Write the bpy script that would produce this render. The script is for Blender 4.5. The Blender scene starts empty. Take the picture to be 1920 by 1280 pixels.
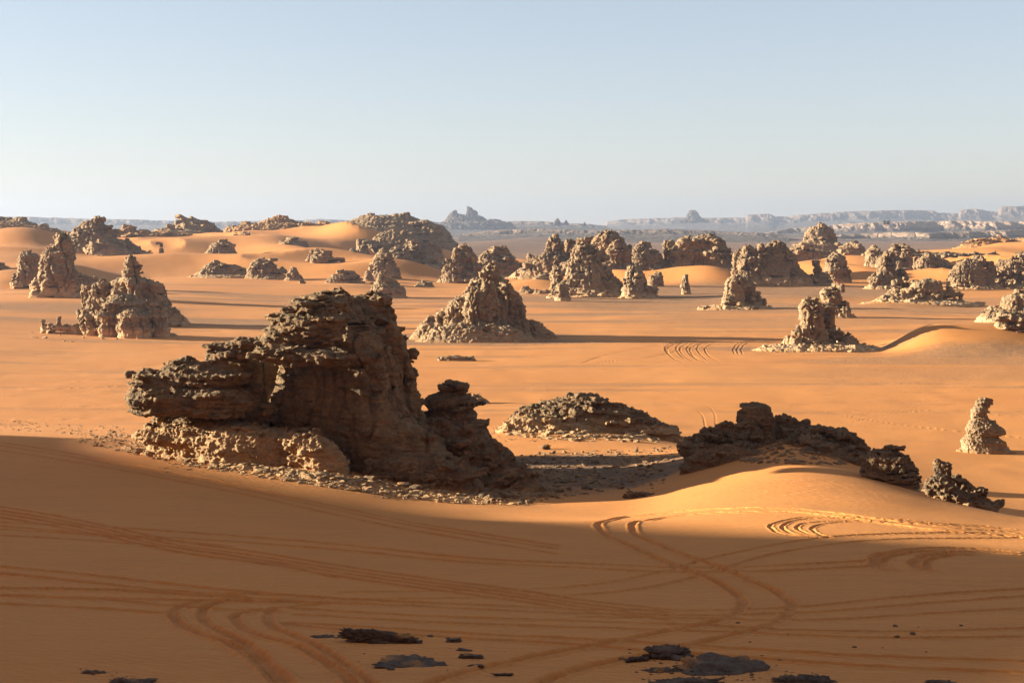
import bpy, math
import numpy as np

# ------------------------------------------------------------------ camera, sky, sun, exposure
F = 2667.0            # focal length in pixels of a 1920 px wide frame
HY = 425.0            # row of the level line in that frame
CAMZ = 30.0           # the plain lies at z = 0
SUN_EL, SUN_AZ = 11.5, -5.0     # elevation; degrees towards the camera from the left
EXPOSURE = 2.21

sc = bpy.context.scene
cam_data = bpy.data.cameras.new('camera')
cam = bpy.data.objects.new('camera', cam_data)
sc.collection.objects.link(cam)
cam_data.sensor_width = 36.0
cam_data.lens = F * 36.0 / 1920.0
cam_data.shift_y = -(640.0 - HY) / 1920.0
cam_data.clip_start = 0.5
cam_data.clip_end = 60000.0
cam.location = (0, 0, CAMZ)
cam.rotation_euler = (math.radians(90), 0, 0)
sc.camera = cam

w = bpy.data.worlds.new('World'); sc.world = w
w.use_nodes = True
wn = w.node_tree
bg = wn.nodes['Background']
sky = wn.nodes.new('ShaderNodeTexSky')
sky.sky_type = 'NISHITA'
sky.sun_disc = False
sky.sun_elevation = math.radians(SUN_EL)
sa = math.radians(SUN_AZ)
sky.sun_rotation = math.radians(270.0 - SUN_AZ)
sky.altitude = 600
sky.air_density = 1.0
sky.dust_density = 0.15
sky.ozone_density = 5.0
wb = wn.nodes.new('ShaderNodeMix'); wb.data_type = 'RGBA'; wb.blend_type = 'MULTIPLY'      # camera white balance set warm
wb.inputs[0].default_value = 1.0; wb.inputs[7].default_value = (1.19, 0.965, 0.845, 1)
hs = wn.nodes.new('ShaderNodeHueSaturation'); hs.inputs['Saturation'].default_value = 0.86
gam = wn.nodes.new('ShaderNodeGamma'); gam.inputs[1].default_value = 0.64     # the camera's soft highlight response
wn.links.new(sky.outputs[0], gam.inputs[0]); wn.links.new(gam.outputs[0], hs.inputs['Color']); wn.links.new(hs.outputs[0], wb.inputs[6]); wn.links.new(wb.outputs[2], bg.inputs[0])
bg.inputs[1].default_value = 0.083

sd = bpy.data.lights.new('sun', 'SUN')
sd.energy = 5.0
sd.angle = math.radians(0.53)
sd.color = (1.0, 0.985, 0.85)
sun = bpy.data.objects.new('sun', sd)
sc.collection.objects.link(sun)
se = math.radians(SUN_EL)
S = np.array([-math.cos(se) * math.cos(sa), -math.cos(se) * math.sin(sa), math.sin(se)])
from mathutils import Vector
sun.rotation_euler = Vector(S).to_track_quat('Z', 'Y').to_euler()
sun.location = (0, 0, 200)

sc.view_settings.view_transform = 'Standard'
sc.view_settings.look = 'None'
sc.view_settings.exposure = EXPOSURE
sc.view_settings.gamma = 1.0
sc.view_settings.use_curve_mapping = False
sc.cycles.max_bounces = 5
sc.cycles.diffuse_bounces = 3
sc.cycles.volume_bounces = 1

# ------------------------------------------------------------------ noise
rng = np.random.default_rng(7)
T3 = rng.uniform(-1, 1, (64, 64, 64)).astype(np.float32).ravel()
def vn(x, y, z):
    """trilinear value noise, about -1..1"""
    x = np.asarray(x, np.float32); y = np.asarray(y, np.float32); z = np.asarray(z, np.float32)
    x, y, z = np.broadcast_arrays(x, y, z)
    xi = np.floor(x); yi = np.floor(y); zi = np.floor(z)
    fx = x - xi; fy = y - yi; fz = z - zi
    fx = fx * fx * (3 - 2 * fx); fy = fy * fy * (3 - 2 * fy); fz = fz * fz * (3 - 2 * fz)
    xi = xi.astype(np.int64) & 63; yi = yi.astype(np.int64) & 63; zi = zi.astype(np.int64) & 63
    x1 = ((xi + 1) & 63) << 12; y1 = ((yi + 1) & 63) << 6; z1 = (zi + 1) & 63
    x0 = xi << 12; y0 = yi << 6; z0 = zi
    def L(a, b, t): return a + (b - a) * t
    return L(L(L(T3[x0 + y0 + z0], T3[x1 + y0 + z0], fx), L(T3[x0 + y1 + z0], T3[x1 + y1 + z0], fx), fy),
             L(L(T3[x0 + y0 + z1], T3[x1 + y0 + z1], fx), L(T3[x0 + y1 + z1], T3[x1 + y1 + z1], fx), fy), fz)
def fbm(x, y, z, o=4, g=0.5):
    a, s, t = 1.0, 0, 0
    for i in range(o):
        s = s + a * vn(x * 2.03 ** i + 17.3 * i, y * 2.03 ** i + 5.1 * i, z * 2.03 ** i + 9.7 * i); t += a; a *= g
    return s / t
def billow(x, y, z, o=3, g=0.5):
    a, s, t = 1.0, 0, 0
    for i in range(o):
        s = s + a * np.abs(vn(x * 2.1 ** i + 7.3 * i, y * 2.1 ** i + 15.1 * i, z * 2.1 ** i + 3.7 * i)); t += a; a *= g
    return s / t * 2 - 0.7
def worley(x, y, z):
    """distance to nearest and second nearest cell point"""
    xi = np.floor(x).astype(np.int64); yi = np.floor(y).astype(np.int64); zi = np.floor(z).astype(np.int64)
    d1 = np.full(x.shape, 9.0, np.float32); d2 = d1.copy()
    for a in (-1, 0, 1):
        for b in (-1, 0, 1):
            for c in (-1, 0, 1):
                i, j, k = (xi + a) & 63, (yi + b) & 63, (zi + c) & 63
                h = (i << 12) + (j << 6) + k
                px = xi + a + 0.5 + 0.42 * T3[h]; py = yi + b + 0.5 + 0.42 * T3[(h + 91) % 262144]; pz = zi + c + 0.5 + 0.42 * T3[(h + 5173) % 262144]
                d = ((x - px) ** 2 + (y - py) ** 2 + (z - pz) ** 2).astype(np.float32)
                d2 = np.minimum(d2, np.maximum(d, d1)); d1 = np.minimum(d1, d)
    return np.sqrt(d1), np.sqrt(d2)
def sstep(a, b, x):
    t = np.clip((x - a) / (b - a), 0, 1)
    return t * t * (3 - 2 * t)

# ------------------------------------------------------------------ terrain
# metres below the camera, by image column (a heading) and depth
TX = [-500, 0, 300, 600, 800, 1000, 1200, 1350, 1500, 1620, 1720, 1850, 1920, 2400]
TD = [0, 10, 20, 30, 45, 67, 78, 85, 92, 100, 108, 120, 135, 150, 175, 200, 240, 300, 400]
TAB = {
 0:   [2]*14, 10: [4.6]*14, 20: [7.3]*14, 30: [9.6]*14,
 45:  [11.9]*14,
 67:  [13.6,13.8,14,14.1,14.2,14.2,14.1,14.0,13.9,13.9,14,14.2,14.3,14.5],
 78:  [14.6,14.6,14.6,15.0,15.8,16.0,15.9,15.0,14.5,14.6,15.0,15.5,15.9,16.5],
 85:  [15.0,15.0,15.0,15.2,16.3,16.9,17.0,15.6,14.8,15.0,15.7,16.8,17.4,18.5],
 92:  [15.4,15.4,15.3,15.5,16.9,17.8,17.8,16.4,15.5,16.0,17.0,18.6,19.0,20.5],
 100: [16.0,16.0,16.0,16.6,17.9,18.4,18.4,16.5,15.2,16.5,18.6,20.2,20.6,22],
 108: [16.6,16.6,16.7,18.0,18.9,18.9,18.9,16.9,15.0,17.4,20.1,21.9,22.3,23.8],
 120: [17.7,17.7,17.9,19.2,19.8,19.7,19.6,18.6,17.9,20.2,22.6,24.2,24.6,26],
 135: [19.2,19.2,19.6,20.6,20.8,20.5,20.6,21.3,22.5,23.8,25.6,26.6,26.9,27.8],
 150: [21.6,21.7,21.8,22.4,22.0,21.5,21.8,23.6,25.5,26.6,27.7,28.4,28.6,29],
 175: [25.6,25.5,25.6,26.4,26.2,25.6,26.0,27.3,28.3,28.8,29.3,29.6,29.6,29.8],
 200: [28.6,28.4,28.3,29.1,29.1,28.7,29.0,29.4,29.7,29.8,29.9,30,30,30],
 240: [29.6,29.6,29.7,29.9,30,30,30,30,30,30,30,30,30,30],
 300: [30]*14, 400: [30]*14}
TX2 = [-700, -100, 30, 150, 300, 400, 500, 600, 700, 780, 850, 950, 1100, 1200, 1300, 1400, 1550, 1650, 1780, 1900, 2100, 2600]
TD2 = [400, 520, 600, 700, 800, 900, 1000, 1150, 1400, 1700, 2200, 3000, 6000, 20000]
TAB2 = {
 400: [30]*22,
 520: [30]*22,
 600: [29,28,27,29,29,29,29.5,29.5,30,30,30,30,30,30,30,30,30,30,30,30,30,30],
 700: [24,22,21,24,26,26,26.5,27.5,28,29.5,30,30,29.5,29,29,30,29,30,30,30,29,29],
 800: [19,17,16,20,24,24,23.5,25.5,26,28.5,30,30,28,27,26,30,27,30,30,28.5,27,27],
 900: [14,12,12,18,21,21.5,21,23,24,27.5,30,30,28,27.5,26,30,25.2,29.5,30,26,24,24],
 1000:[11,9,9,13,15,16,15.5,17.5,19,26,30,30,29.5,29,28,30,23.5,29.5,29.5,22,20,20],
 1150:[9,7,7.5,10,11,11,9.5,12.5,14,23,30,30,30,30,30,30,22.5,30,29,17,14,14],
 1400:[12,8,9,9,10,9,6.5,9.5,12,23,30,30,30,30,30,30,27,31,29,15,12,14],
 1700:[20,20,20,20,20,18,16,18,20,27,31,31,31,31,31,31,31,31,31,25,22,22],
 2200:[30,30,30,30,30,28,28,28,28,31,31,31,31,31,31,31,31,31,31,31,31,31],
 3000:[34]*22, 6000: [36]*22, 20000: [38]*22}
NGX, NGD = 420, 520
gx = np.linspace(-700, 2600, NGX)
gl = np.linspace(math.log(5), math.log(20000), NGD)
gd = np.exp(gl)
def dense(TXs, TDs, TAB):
    a = np.array([np.interp(gx, TXs, TAB[d]) for d in TDs])
    return np.array([np.interp(gd, TDs, a[:, i]) for i in range(NGX)]).T
A1 = dense(TX, TD, TAB); A2 = dense(TX2, TD2, TAB2)
DR = np.where(gd[:, None] < 400, A1, A2)
def gsm(a, sig, ax):
    k = np.exp(-0.5 * (np.arange(-4 * sig, 4 * sig + 1) / sig) ** 2); k /= k.sum(); n = len(k) // 2
    b = np.moveaxis(a, ax, 0); p = np.concatenate([np.repeat(b[:1], n, 0), b, np.repeat(b[-1:], n, 0)])
    r = sum(k[i] * p[i:i + b.shape[0]] for i in range(len(k)))
    return np.moveaxis(r, 0, ax)
DR = gsm(gsm(DR, 3, 0), 6, 1)
COS_MAX = math.cos(math.radians(33))

e1 = np.array([-math.cos(sa), -math.sin(sa)]); e2 = np.array([-math.sin(sa), math.cos(sa)])
RIDGE_S = 235.0
ridge_pts = None
def base_drop(px, d):
    """table lookup, px image column, d depth"""
    px = np.clip(px, -700, 2600); l = np.log(np.clip(d, 5.0, 19999.0))
    u = (px + 700) / 3300 * (NGX - 1); v = (l - gl[0]) / (gl[-1] - gl[0]) * (NGD - 1)
    i = np.clip(u.astype(int), 0, NGX - 2); j = np.clip(v.astype(int), 0, NGD - 2); fu = u - i; fv = v - j
    return (DR[j, i] * (1 - fu) + DR[j, i + 1] * fu) * (1 - fv) + (DR[j + 1, i] * (1 - fu) + DR[j + 1, i + 1] * fu) * fv
def bump2(X, Y, cx, cy, sx, sy, rot=0):
    c, s = math.cos(rot), math.sin(rot); u = (X - cx) * c + (Y - cy) * s; v = -(X - cx) * s + (Y - cy) * c
    return np.exp(-(u / sx) ** 2 - (v / sy) ** 2)
BANKS = [(1150,745,7,16,24),(1275,735,7,26,22),(1340,720,4,14,18),(1520,850,8,26,36),(1610,780,4,20,24),(1640,920,7,36,44),(1000,690,3,22,22),(990,1050,7,40,40),
         (30,900,9,40,55),(60,640,6,22,30),(150,700,6,26,30),(330,820,6,40,40),(430,1000,9,50,60),(600,860,7,45,45),(660,1150,12,60,70),(520,930,6,40,40),(740,800,5,30,30),(560,660,3,30,25),(1760,760,4,40,30),(1900,860,8,50,50),(1820,1050,12,60,70),
         (1050,150,0.5,9,6),(1450,585,2,26,20),(1700,540,2.2,14,10)]
def ground(X, Y, fine=True):
    X = np.asarray(X, float); Y = np.asarray(Y, float)
    r = np.hypot(X, Y) + 1e-6
    cosv = Y / r
    d = r * np.maximum(cosv, COS_MAX)
    tn = np.where(cosv > COS_MAX, X / np.maximum(Y, 1e-3), np.sign(X) * math.tan(math.radians(33)))
    z = CAMZ - base_drop(960 + F * tn, d)
    near = np.clip(r / 10, 0, 1)
    z = z * near + (CAMZ - 2.0) * (1 - near)
    for bx, bd, bh, bw, bl in BANKS:
        z = z + bh * bump2(X, Y, (bx - 960) / F * bd, bd, bw, bl, 0.25)
    # crescent dune beyond the pillar at right
    z = z + 5.0 * bump2(X, Y, 114, 352, 20, 16, 0.35) + 2.6 * bump2(X, Y, 100, 350, 9, 9) + 2.2 * bump2(X, Y, 140, 360, 26, 22) - 2.2 * bump2(X, Y, 92, 352, 9, 14)
    # dune relief where the sand climbs towards the hills
    up = sstep(0.6, 5.0, z) * (r > 450)
    q1 = 1 - np.abs(fbm((X + 0.3 * Y) / 85 + 3.1, (Y - 0.2 * X) / 170, 7.7, 2)) * 2.2
    z = z + up * 10.0 * (q1 - 0.4) * np.clip(r / 1100, 0.3, 1)
    # low swells
    z = z + np.clip((r - 50) / 400, 0, 1) * 0.9 * fbm(X / 60, Y / 60, 0.5, 3) + np.clip((r - 450) / 800, 0, 1) * 2.5 * fbm(X / 190, Y / 120, 4.5, 3)
    z = z + 0.12 * fbm(X / 7, Y / 7, 2.5, 2) * np.clip(r / 40, 0, 1)
    # unseen hill added behind the viewpoint to block sky light from the near sand
    z = z + 1.15 * np.clip(-Y - 9 - 0.2 * np.abs(X), 0, 95) * (1 + 0.15 * fbm(X / 25, Y / 25, 1.1, 3))
    if ridge_pts is not None:      # the hill on the sun side, outside the picture, that shades the near sand
        s = X * e1[0] + Y * e1[1]; u = X * e2[0] + Y * e2[1]
        top = np.interp(u, ridge_pts[0], ridge_pts[1]) + 0.5 * fbm(u / 14, s / 40, 8.5, 3)
        f = np.exp(-np.abs((s - RIDGE_S) / 75.0) ** 2.2)
        m = f * sstep(-700, -500, u)
        z = z * (1 - m) + np.maximum(z, top) * m
    return z

def place(px, py, near=8.0, far=3000.0):
    """where the line of sight through a pixel first meets the ground: X, Y, Z"""
    d = np.exp(np.linspace(math.log(near), math.log(far), 1500))
    X = d * (px - 960) / F
    z = ground(X, d)
    y = HY - F * (z - CAMZ) / d
    k = np.nonzero(y <= py)[0]
    i = k[0] if len(k) else len(d) - 1
    if i > 0:
        t = (y[i - 1] - py) / max(y[i - 1] - y[i], 1e-6); dd = d[i - 1] + (d[i] - d[i - 1]) * t
    else: dd = d[0]
    xx = dd * (px - 960) / F
    return xx, dd, float(ground(np.array([xx]), np.array([dd]))[0])
def poly_place(pts, step=7.0):
    """resample a pixel polyline smoothly and drop it onto the ground"""
    p = np.array(pts, float); n = len(p)
    t = np.concatenate([[0], np.cumsum(np.hypot(*(np.diff(p, axis=0).T)))])
    m = max(3, int(t[-1] / step)); tt = np.linspace(0, t[-1], m)
    # Catmull-Rom via finite difference tangents
    g = np.gradient(p, t, axis=0); out = []
    for q in tt:
        i = min(np.searchsorted(t, q, side='right') - 1, n - 2); h = t[i + 1] - t[i]; s = (q - t[i]) / h
        out.append((2*s**3-3*s**2+1)*p[i] + (s**3-2*s**2+s)*h*g[i] + (-2*s**3+3*s**2)*p[i+1] + (s**3-s**2)*h*g[i+1])
    return np.array([place(a, b)[:2] for a, b in out])

edge = [(-150,818),(0,836),(150,864),(300,894),(450,922),(600,946),(750,966),(900,980),(1050,992),(1200,1004),(1350,1010),(1500,1012),(1650,1022),(1800,1036),(1920,1052)]
te = math.tan(se); pr = []
for a, b in edge:
    x, y, z = place(a, b)
    s = x * e1[0] + y * e1[1]; u = x * e2[0] + y * e2[1]
    pr.append((u, z + (RIDGE_S - s) * te))
pr.sort()
us = [p[0] for p in pr]; zs = list(gsm(np.array([p[1] for p in pr])[:, None], 1, 0)[:, 0])
us = [-700, us[0] - 60] + us + [us[-1] + 12, us[-1] + 70, us[-1] + 220]
zs = [40, zs[0] + 4] + zs + [zs[-1] - 14, zs[-1] - 42, 4]
ridge_pts = (np.array(us), np.array(zs))

# ------------------------------------------------------------------ wheel tracks (pixel columns and rows dropped on the ground)
W1 = 0.36
tracks = []   # (points, width, depth, redness)
def tr(pts, w=W1, dep=0.07, red=0.6): tracks.append((pts, w, dep, red))
tr([(1930,1000),(1736,985),(1596,966),(1474,953),(1386,953),(1299,957),(1211,966),(1146,974),(1121,984),(1130,997),(1167,1016),(1255,1056),(1325,1082),(1369,1106),(1393,1129),(1382,1147),(1342,1164),(1255,1183),(1167,1200),(1102,1212),(1050,1222),(960,1240),(880,1258),(800,1282),(740,1300)], .30, .085, .35)
tr([(1930,1008),(1736,992),(1596,972),(1474,960),(1386,960),(1299,964),(1220,975),(1186,984),(1188,996),(1220,1014),(1277,1038),(1351,1064),(1412,1091),(1461,1113),(1485,1137),(1472,1157),(1430,1176),(1360,1194),(1290,1210),(1211,1227),(1124,1245),(1080,1256),(1000,1286)], .30, .085, .35)
tr([(1850,999),(1740,999),(1649,1001),(1561,1006),(1474,1017),(1386,1034),(1321,1049),(1272,1064),(1211,1078),(1146,1091),(1080,1099),(940,1106),(800,1108),(640,1110)], .24, .045, .3)
tr([(1911,1008),(1800,1009),(1692,1010),(1605,1015),(1517,1026),(1430,1043),(1360,1064),(1277,1088),(1211,1102),(1124,1112),(1000,1119),(850,1121),(700,1123)], .24, .045, .3)
tr([(1700,974),(1561,969),(1495,971),(1461,978),(1443,986),(1452,995),(1487,1003),(1526,1007)], .18, .045, .3)
tr([(1740,978),(1649,973),(1560,971),(1500,974),(1474,981),(1466,988),(1476,996),(1513,1004),(1560,1009)], .18, .045, .3)
tr([(1850,986),(1692,978),(1583,976),(1526,979),(1500,983),(1493,989),(1504,996),(1539,1004)], .18, .045, .3)
tr([(1900,992),(1780,984),(1649,979),(1561,980),(1531,985),(1521,991),(1531,999),(1561,1006)], .18, .045, .3)
tr([(1900,1035),(1824,1029),(1736,1029),(1675,1036),(1640,1047),(1640,1059),(1662,1070)], .38, .09, .6)
tr([(1824,1036),(1740,1034),(1692,1039),(1662,1047),(1655,1058),(1672,1069)], .30, .08, .6)
tr([(1900,1040),(1846,1035),(1762,1039),(1723,1047),(1712,1057),(1732,1069)], .38, .09, .6)
tr([(1824,1040),(1771,1043),(1743,1051),(1737,1061),(1749,1070)], .30, .08, .6)
for q in ([(1930,1104),(1780,1113),(1650,1123),(1500,1138),(1300,1144),(1080,1142),(900,1134),(700,1126),(520,1116),(300,1109),(0,1102),(-60,1100)],
          [(1930,1117),(1700,1134),(1500,1149),(1200,1153),(1000,1147),(700,1133),(400,1127),(0,1116)],
          [(1930,1140),(1750,1150),(1550,1162),(1300,1160),(1100,1156)],
          [(1930,1178),(1700,1184),(1500,1182),(1300,1172),(1080,1164),(800,1155),(550,1141)],
          [(1930,1194),(1650,1196),(1400,1187),(1080,1176),(800,1166),(560,1152)],
          [(1930,1240),(1600,1229),(1350,1214),(1080,1198),(900,1189),(700,1177),(540,1168)],
          [(1930,1262),(1650,1250),(1400,1234),(1250,1223),(1080,1209),(860,1196),(640,1181),(530,1170)],
          [(1620,1052),(1500,1058),(1350,1064),(1100,1057),(900,1048),(640,1021),(320,996),(230,990),(0,979)],
          [(1630,1062),(1450,1070),(1250,1072),(1080,1064),(850,1052),(640,1031),(400,1013),(180,1001),(0,986)],
          [(0,1132),(167,1140),(317,1150)], [(0,1117),(233,1127),(333,1137),(520,1148)],
          [(0,1062),(167,1078),(300,1093),(467,1110),(640,1124)], [(0,1075),(167,1092),(300,1106),(450,1118)],
          [(0,1104),(180,1106),(330,1114),(600,1130)], [(0,992),(133,1000),(300,1012),(430,1024)]):
    tr(q, .28, .07, .75)
for o in (0, 7, 13, 20):
    tr([(0,950+o),(83,963+o),(200,986+o),(333,1015+o),(467,1033+o),(633,1060+o),(800,1084+o),(960,1105+o),(1100,1126+o),(1250,1142+o)], .26, .06, 1.0)
tr([(0,1003),(167,1013),(367,1032),(500,1054),(633,1083)], .3, .05, .8)
for o in (0, 6, 15):
    tr([(-20,826+o),(60,838+o),(180,858+o),(336,887+o),(461,912+o),(617,947+o),(774,979+o),(900,1000+o),(1040,1022+o)], .3, .04, .9)
tr([(420,1124),(377,1128),(338,1137),(323,1150),(334,1166),(367,1184),(433,1208),(483,1241),(520,1281),(545,1310)], .27, .085, .6)
tr([(460,1126),(407,1131),(380,1143),(382,1161),(417,1184),(467,1211),(500,1241),(540,1281),(560,1305)], .30, .095, .6)
tr([(520,1140),(467,1147),(439,1157),(448,1171),(483,1190),(550,1208),(600,1234),(640,1261),(680,1300)], .27, .085, .6)
tr([(620,1132),(550,1138),(503,1150),(505,1167),(550,1190),(600,1213),(640,1240),(690,1276),(720,1300)], .27, .085, .6)
for i_, x0 in enumerate((1246, 1250, 1267, 1274, 1287, 1293, 1306, 1321)):
    q = (0, 5, -2, 3, 1, 6, -1, 4)[i_]; tr([(x0+40+3*q,639+q/2),(x0+9+q,645),(x0,653+q/2),(x0+6,663+q/2),(x0+20+2*q,674+q)], .36, .07, .2)
for x0 in (1374, 1381, 1389):
    tr([(x0+30,637),(x0+6,647),(x0,656),(x0+4,664)], .36, .06, .15)
tr([(1090,681),(1130,667),(1180,656),(1245,645),(1300,639)], .4, .06, .2); tr([(1118,680),(1240,665),(1290,652),(1330,642)], .4, .06, .2)
tr([(960,648),(1100,642),(1245,641),(1420,640)], .5, .07, .2)
for y0 in (716, 729, 764, 786): tr([(-40,y0+2),(100,y0),(240,y0-6)], .4, .05, .2)
tr([(1600,790),(1700,772),(1930,782)], .4, .04, .15); tr([(1480,760),(1650,790),(1930,822)], .4, .04, .15)
tr([(1260,745),(1320,785),(1322,800)], .3, .02, .1); tr([(1275,742),(1340,775),(1342,800)], .3, .02, .1)

# ground sheet: polar grid about the camera's foot
inner = np.tan(np.radians(22.0)) * F
th_in = np.arctan(np.linspace(-inner, inner, 1540) / F)
th_l = np.radians(np.linspace(-180, -22.2, 330)); th_r = np.radians(np.concatenate([np.linspace(22.2, 60, 60), np.linspace(62, 180, 60)]))
th = np.concatenate([th_l, th_in, th_r])
yr = np.concatenate([np.arange(1420, 720, -0.9), np.arange(720, 440, -0.75)])
def row_r(y):          # distance whose flat-plain/slope row is about y
    d = np.exp(np.linspace(math.log(9), math.log(6000), 4000)); z = np.maximum.accumulate(-(HY + F * base_drop(np.full(d.shape, 1000.0), d) / d))
    return np.interp(-y, z, d)
rr = row_r(yr); rr = np.unique(np.round(rr, 3))
grow = []; last = rr[0]
for q in rr:           # never let a gap between rings grow beyond 2.5 %
    mx = 0.10 if 55 < last < 100 else (0.22 if last < 160 else (1.0 if 325 < last < 375 else last * 0.028))
    while q > last + mx: last += mx * 0.95; grow.append(last)
    if q - last > last * 0.0004: grow.append(q); last = q
rr = np.concatenate([[0.3, 1, 2, 3, 4.5, 6, 8, 10, 12, 14, 16, 18, 20, 22], [g for g in grow if g > 23], np.geomspace(grow[-1] * 1.03, 19000, 70)])
NR, NT = len(rr), len(th)
GX = (rr[:, None] * np.sin(th)[None]); GY = (rr[:, None] * np.cos(th)[None])
GZ = ground(GX, GY)
print('ground grid', NR, NT)
dist = np.full((NR, NT), 9.0); prof = np.zeros((NR, NT)); redm = np.zeros((NR, NT))
for pts, wd, dep, red in tracks:
    P = poly_place(pts); dd = np.full((NR, NT), 9.0, np.float32)
    wob = 0.5 + 0.5 * np.sin(np.arange(len(P)) * 1.7)
    lo, hi = NR, 0; cl, ch = NT, 0
    for a, b in zip(P[:-1], P[1:]):
        if np.hypot(*(b - a)) > 25: continue
        ra, rb = np.hypot(*a), np.hypot(*b); ta, tb = math.atan2(a[0], a[1]), math.atan2(b[0], b[1])
        mg = wd * 2.2; i0, i1 = np.searchsorted(rr, [min(ra, rb) - mg, max(ra, rb) + mg]); mt = mg / min(ra, rb)
        j0, j1 = np.searchsorted(th, [min(ta, tb) - mt, max(ta, tb) + mt])
        if i1 <= i0 or j1 <= j0: continue
        x = GX[i0:i1, j0:j1] - a[0]; y = GY[i0:i1, j0:j1] - a[1]; v = b - a; L2 = v @ v + 1e-9
        t = np.clip((x * v[0] + y * v[1]) / L2, 0, 1); q = np.hypot(x - t * v[0], y - t * v[1])
        dd[i0:i1, j0:j1] = np.minimum(dd[i0:i1, j0:j1], q); lo, hi, cl, ch = min(lo, i0), max(hi, i1), min(cl, j0), max(ch, j1)
    if hi <= lo: continue
    sl = (slice(lo, hi), slice(cl, ch)); q = dd[sl]; near = q < wd * 2
    rough = (1 + 0.7 * fbm(GX[sl] * 1.1, GY[sl] * 1.1, 3.3, 3)) * (0.85 + 0.35 * sstep(-.45, .35, fbm(GX[sl] * .12 + wd * 40, GY[sl] * .12, 7.3, 2)))
    q = q + wd * 0.28 * fbm(GX[sl] * 4.2, GY[sl] * 4.2, 9.3, 3)
    u = q / wd
    pf = np.where(near, -dep * rough * (1 - sstep(0.30, 0.62, u)) + dep * 0.55 * rough * np.exp(-((u - 0.85) / 0.22) ** 2), 0)
    prof[sl] = np.where(np.abs(pf) > np.abs(prof[sl]), pf, prof[sl] + pf * 0.5)
    redm[sl] = np.maximum(redm[sl], np.where(near, red * np.clip(rough, .3, 1.2) * (1 - sstep(0.45, 0.95, u)), 0))
GZ = GZ + prof

# darker gravel patches on the plain: centre column, row, half sizes in metres
gravel = np.zeros((NR, NT))
gp = [(900,640,38,14,.9),(1150,562,90,38,.9),(1330,575,70,40,.7),(1250,600,50,20,.45),(1540,655,34,10,.85),(1800,675,50,12,.6),(1450,545,90,60,.9),(1200,557,60,40,.9),
      (150,578,50,30,.7),(230,640,28,7,.5),(1100,590,40,14,.5),(1600,600,50,30,.5),(1450,612,40,12,.5),(1700,572,60,40,.6),(880,628,40,10,.8),(1150,895,8,8,1.2),(1060,868,10,9,1.1),(880,905,12,8,.7),(1220,870,6,9,.9),(1880,660,30,10,.8),(1460,582,50,30,.6),(1850,565,60,40,.5),(1900,700,60,18,.35)]
for px, py, sx, sy, a in gp:
    x, y, z = place(px, py); nz = fbm(GX / (sx * .5), GY / (sy * .5), 1.5, 3)
    gravel = np.maximum(gravel, a * sstep(0.25, 0.75, bump2(GX, GY, x, y, sx, sy) + 0.45 * nz * bump2(GX, GY, x, y, sx * 1.6, sy * 1.6)))
dfar = np.hypot(GX, GY)
colx = 960 + F * GX / np.maximum(GY, 1.0); f0_ = np.interp(colx, [800, 900, 1400, 1600], [1500, 1000, 1150, 1500])
gravel = np.maximum(gravel, 2.0 * sstep(0, 350, dfar - f0_ + 260 * fbm(GX / 300, GY / 300, 2.2, 3)) * (0.9 + 0.2 * fbm(GX / 900, GY / 300, 5.5, 3)))
bandg = fbm(GX / 90, GY / 14, 6.5, 3); gravel = np.maximum(gravel, 0.85 * sstep(-0.08, 0.35, bandg) * sstep(360, 450, dfar) * (1 - sstep(560, 760, dfar)))
band2 = fbm(GX / 60, GY / 7, 16.5, 4); gravel = np.maximum(gravel, 0.5 * sstep(0.08, 0.45, band2) * sstep(175, 230, dfar) * (1 - sstep(400, 600, dfar)))
sandpatch = sstep(0.25, 0.4, fbm(GX / 500, GY / 350, 3.2, 2)) * sstep(2000, 2500, dfar); gravel = gravel * (1 - 0.85 * sandpatch)
xr, yr_, _ = place(1560, 912)
rip = bump2(GX, GY, xr, yr_, 9, 5, -0.5) + 0.6 * bump2(GX, GY, *place(620, 905)[:2], 8, 4, -.3) + .7 * bump2(GX, GY, *place(1000, 815)[:2], 7, 8)

def mesh_from(name, V, Q, smooth=True, attrs=None, tri=None):
    me = bpy.data.meshes.new(name)
    V = np.ascontiguousarray(V, np.float32); Q = np.ascontiguousarray(Q, np.int32)
    k = Q.shape[1]
    me.vertices.add(len(V)); me.vertices.foreach_set('co', V.ravel())
    me.loops.add(Q.size); me.loops.foreach_set('vertex_index', Q.ravel())
    me.polygons.add(len(Q)); me.polygons.foreach_set('loop_start', np.arange(0, Q.size, k, dtype=np.int32))
    me.polygons.foreach_set('loop_total', np.full(len(Q), k, np.int32))
    me.polygons.foreach_set('use_smooth', np.full(len(Q), smooth))
    me.update(calc_edges=True)
    for n, a in (attrs or {}).items():
        at = me.attributes.new(n, 'FLOAT', 'POINT'); at.data.foreach_set('value', np.ascontiguousarray(a, np.float32).ravel())
    return me
def link(name, me, mat=None, parent=None):
    o = bpy.data.objects.new(name, me); sc.collection.objects.link(o)
    if mat and me is not None and not me.materials: me.materials.append(mat)
    if parent: o.parent = parent
    return o
def grid_quads(nr, nc, wrap=False):
    i = np.arange(nr - 1)[:, None] * nc; j = np.arange(nc - 1)[None]
    a = (i + j).ravel(); return np.stack([a, a + 1, a + nc + 1, a + nc], 1)

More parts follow.
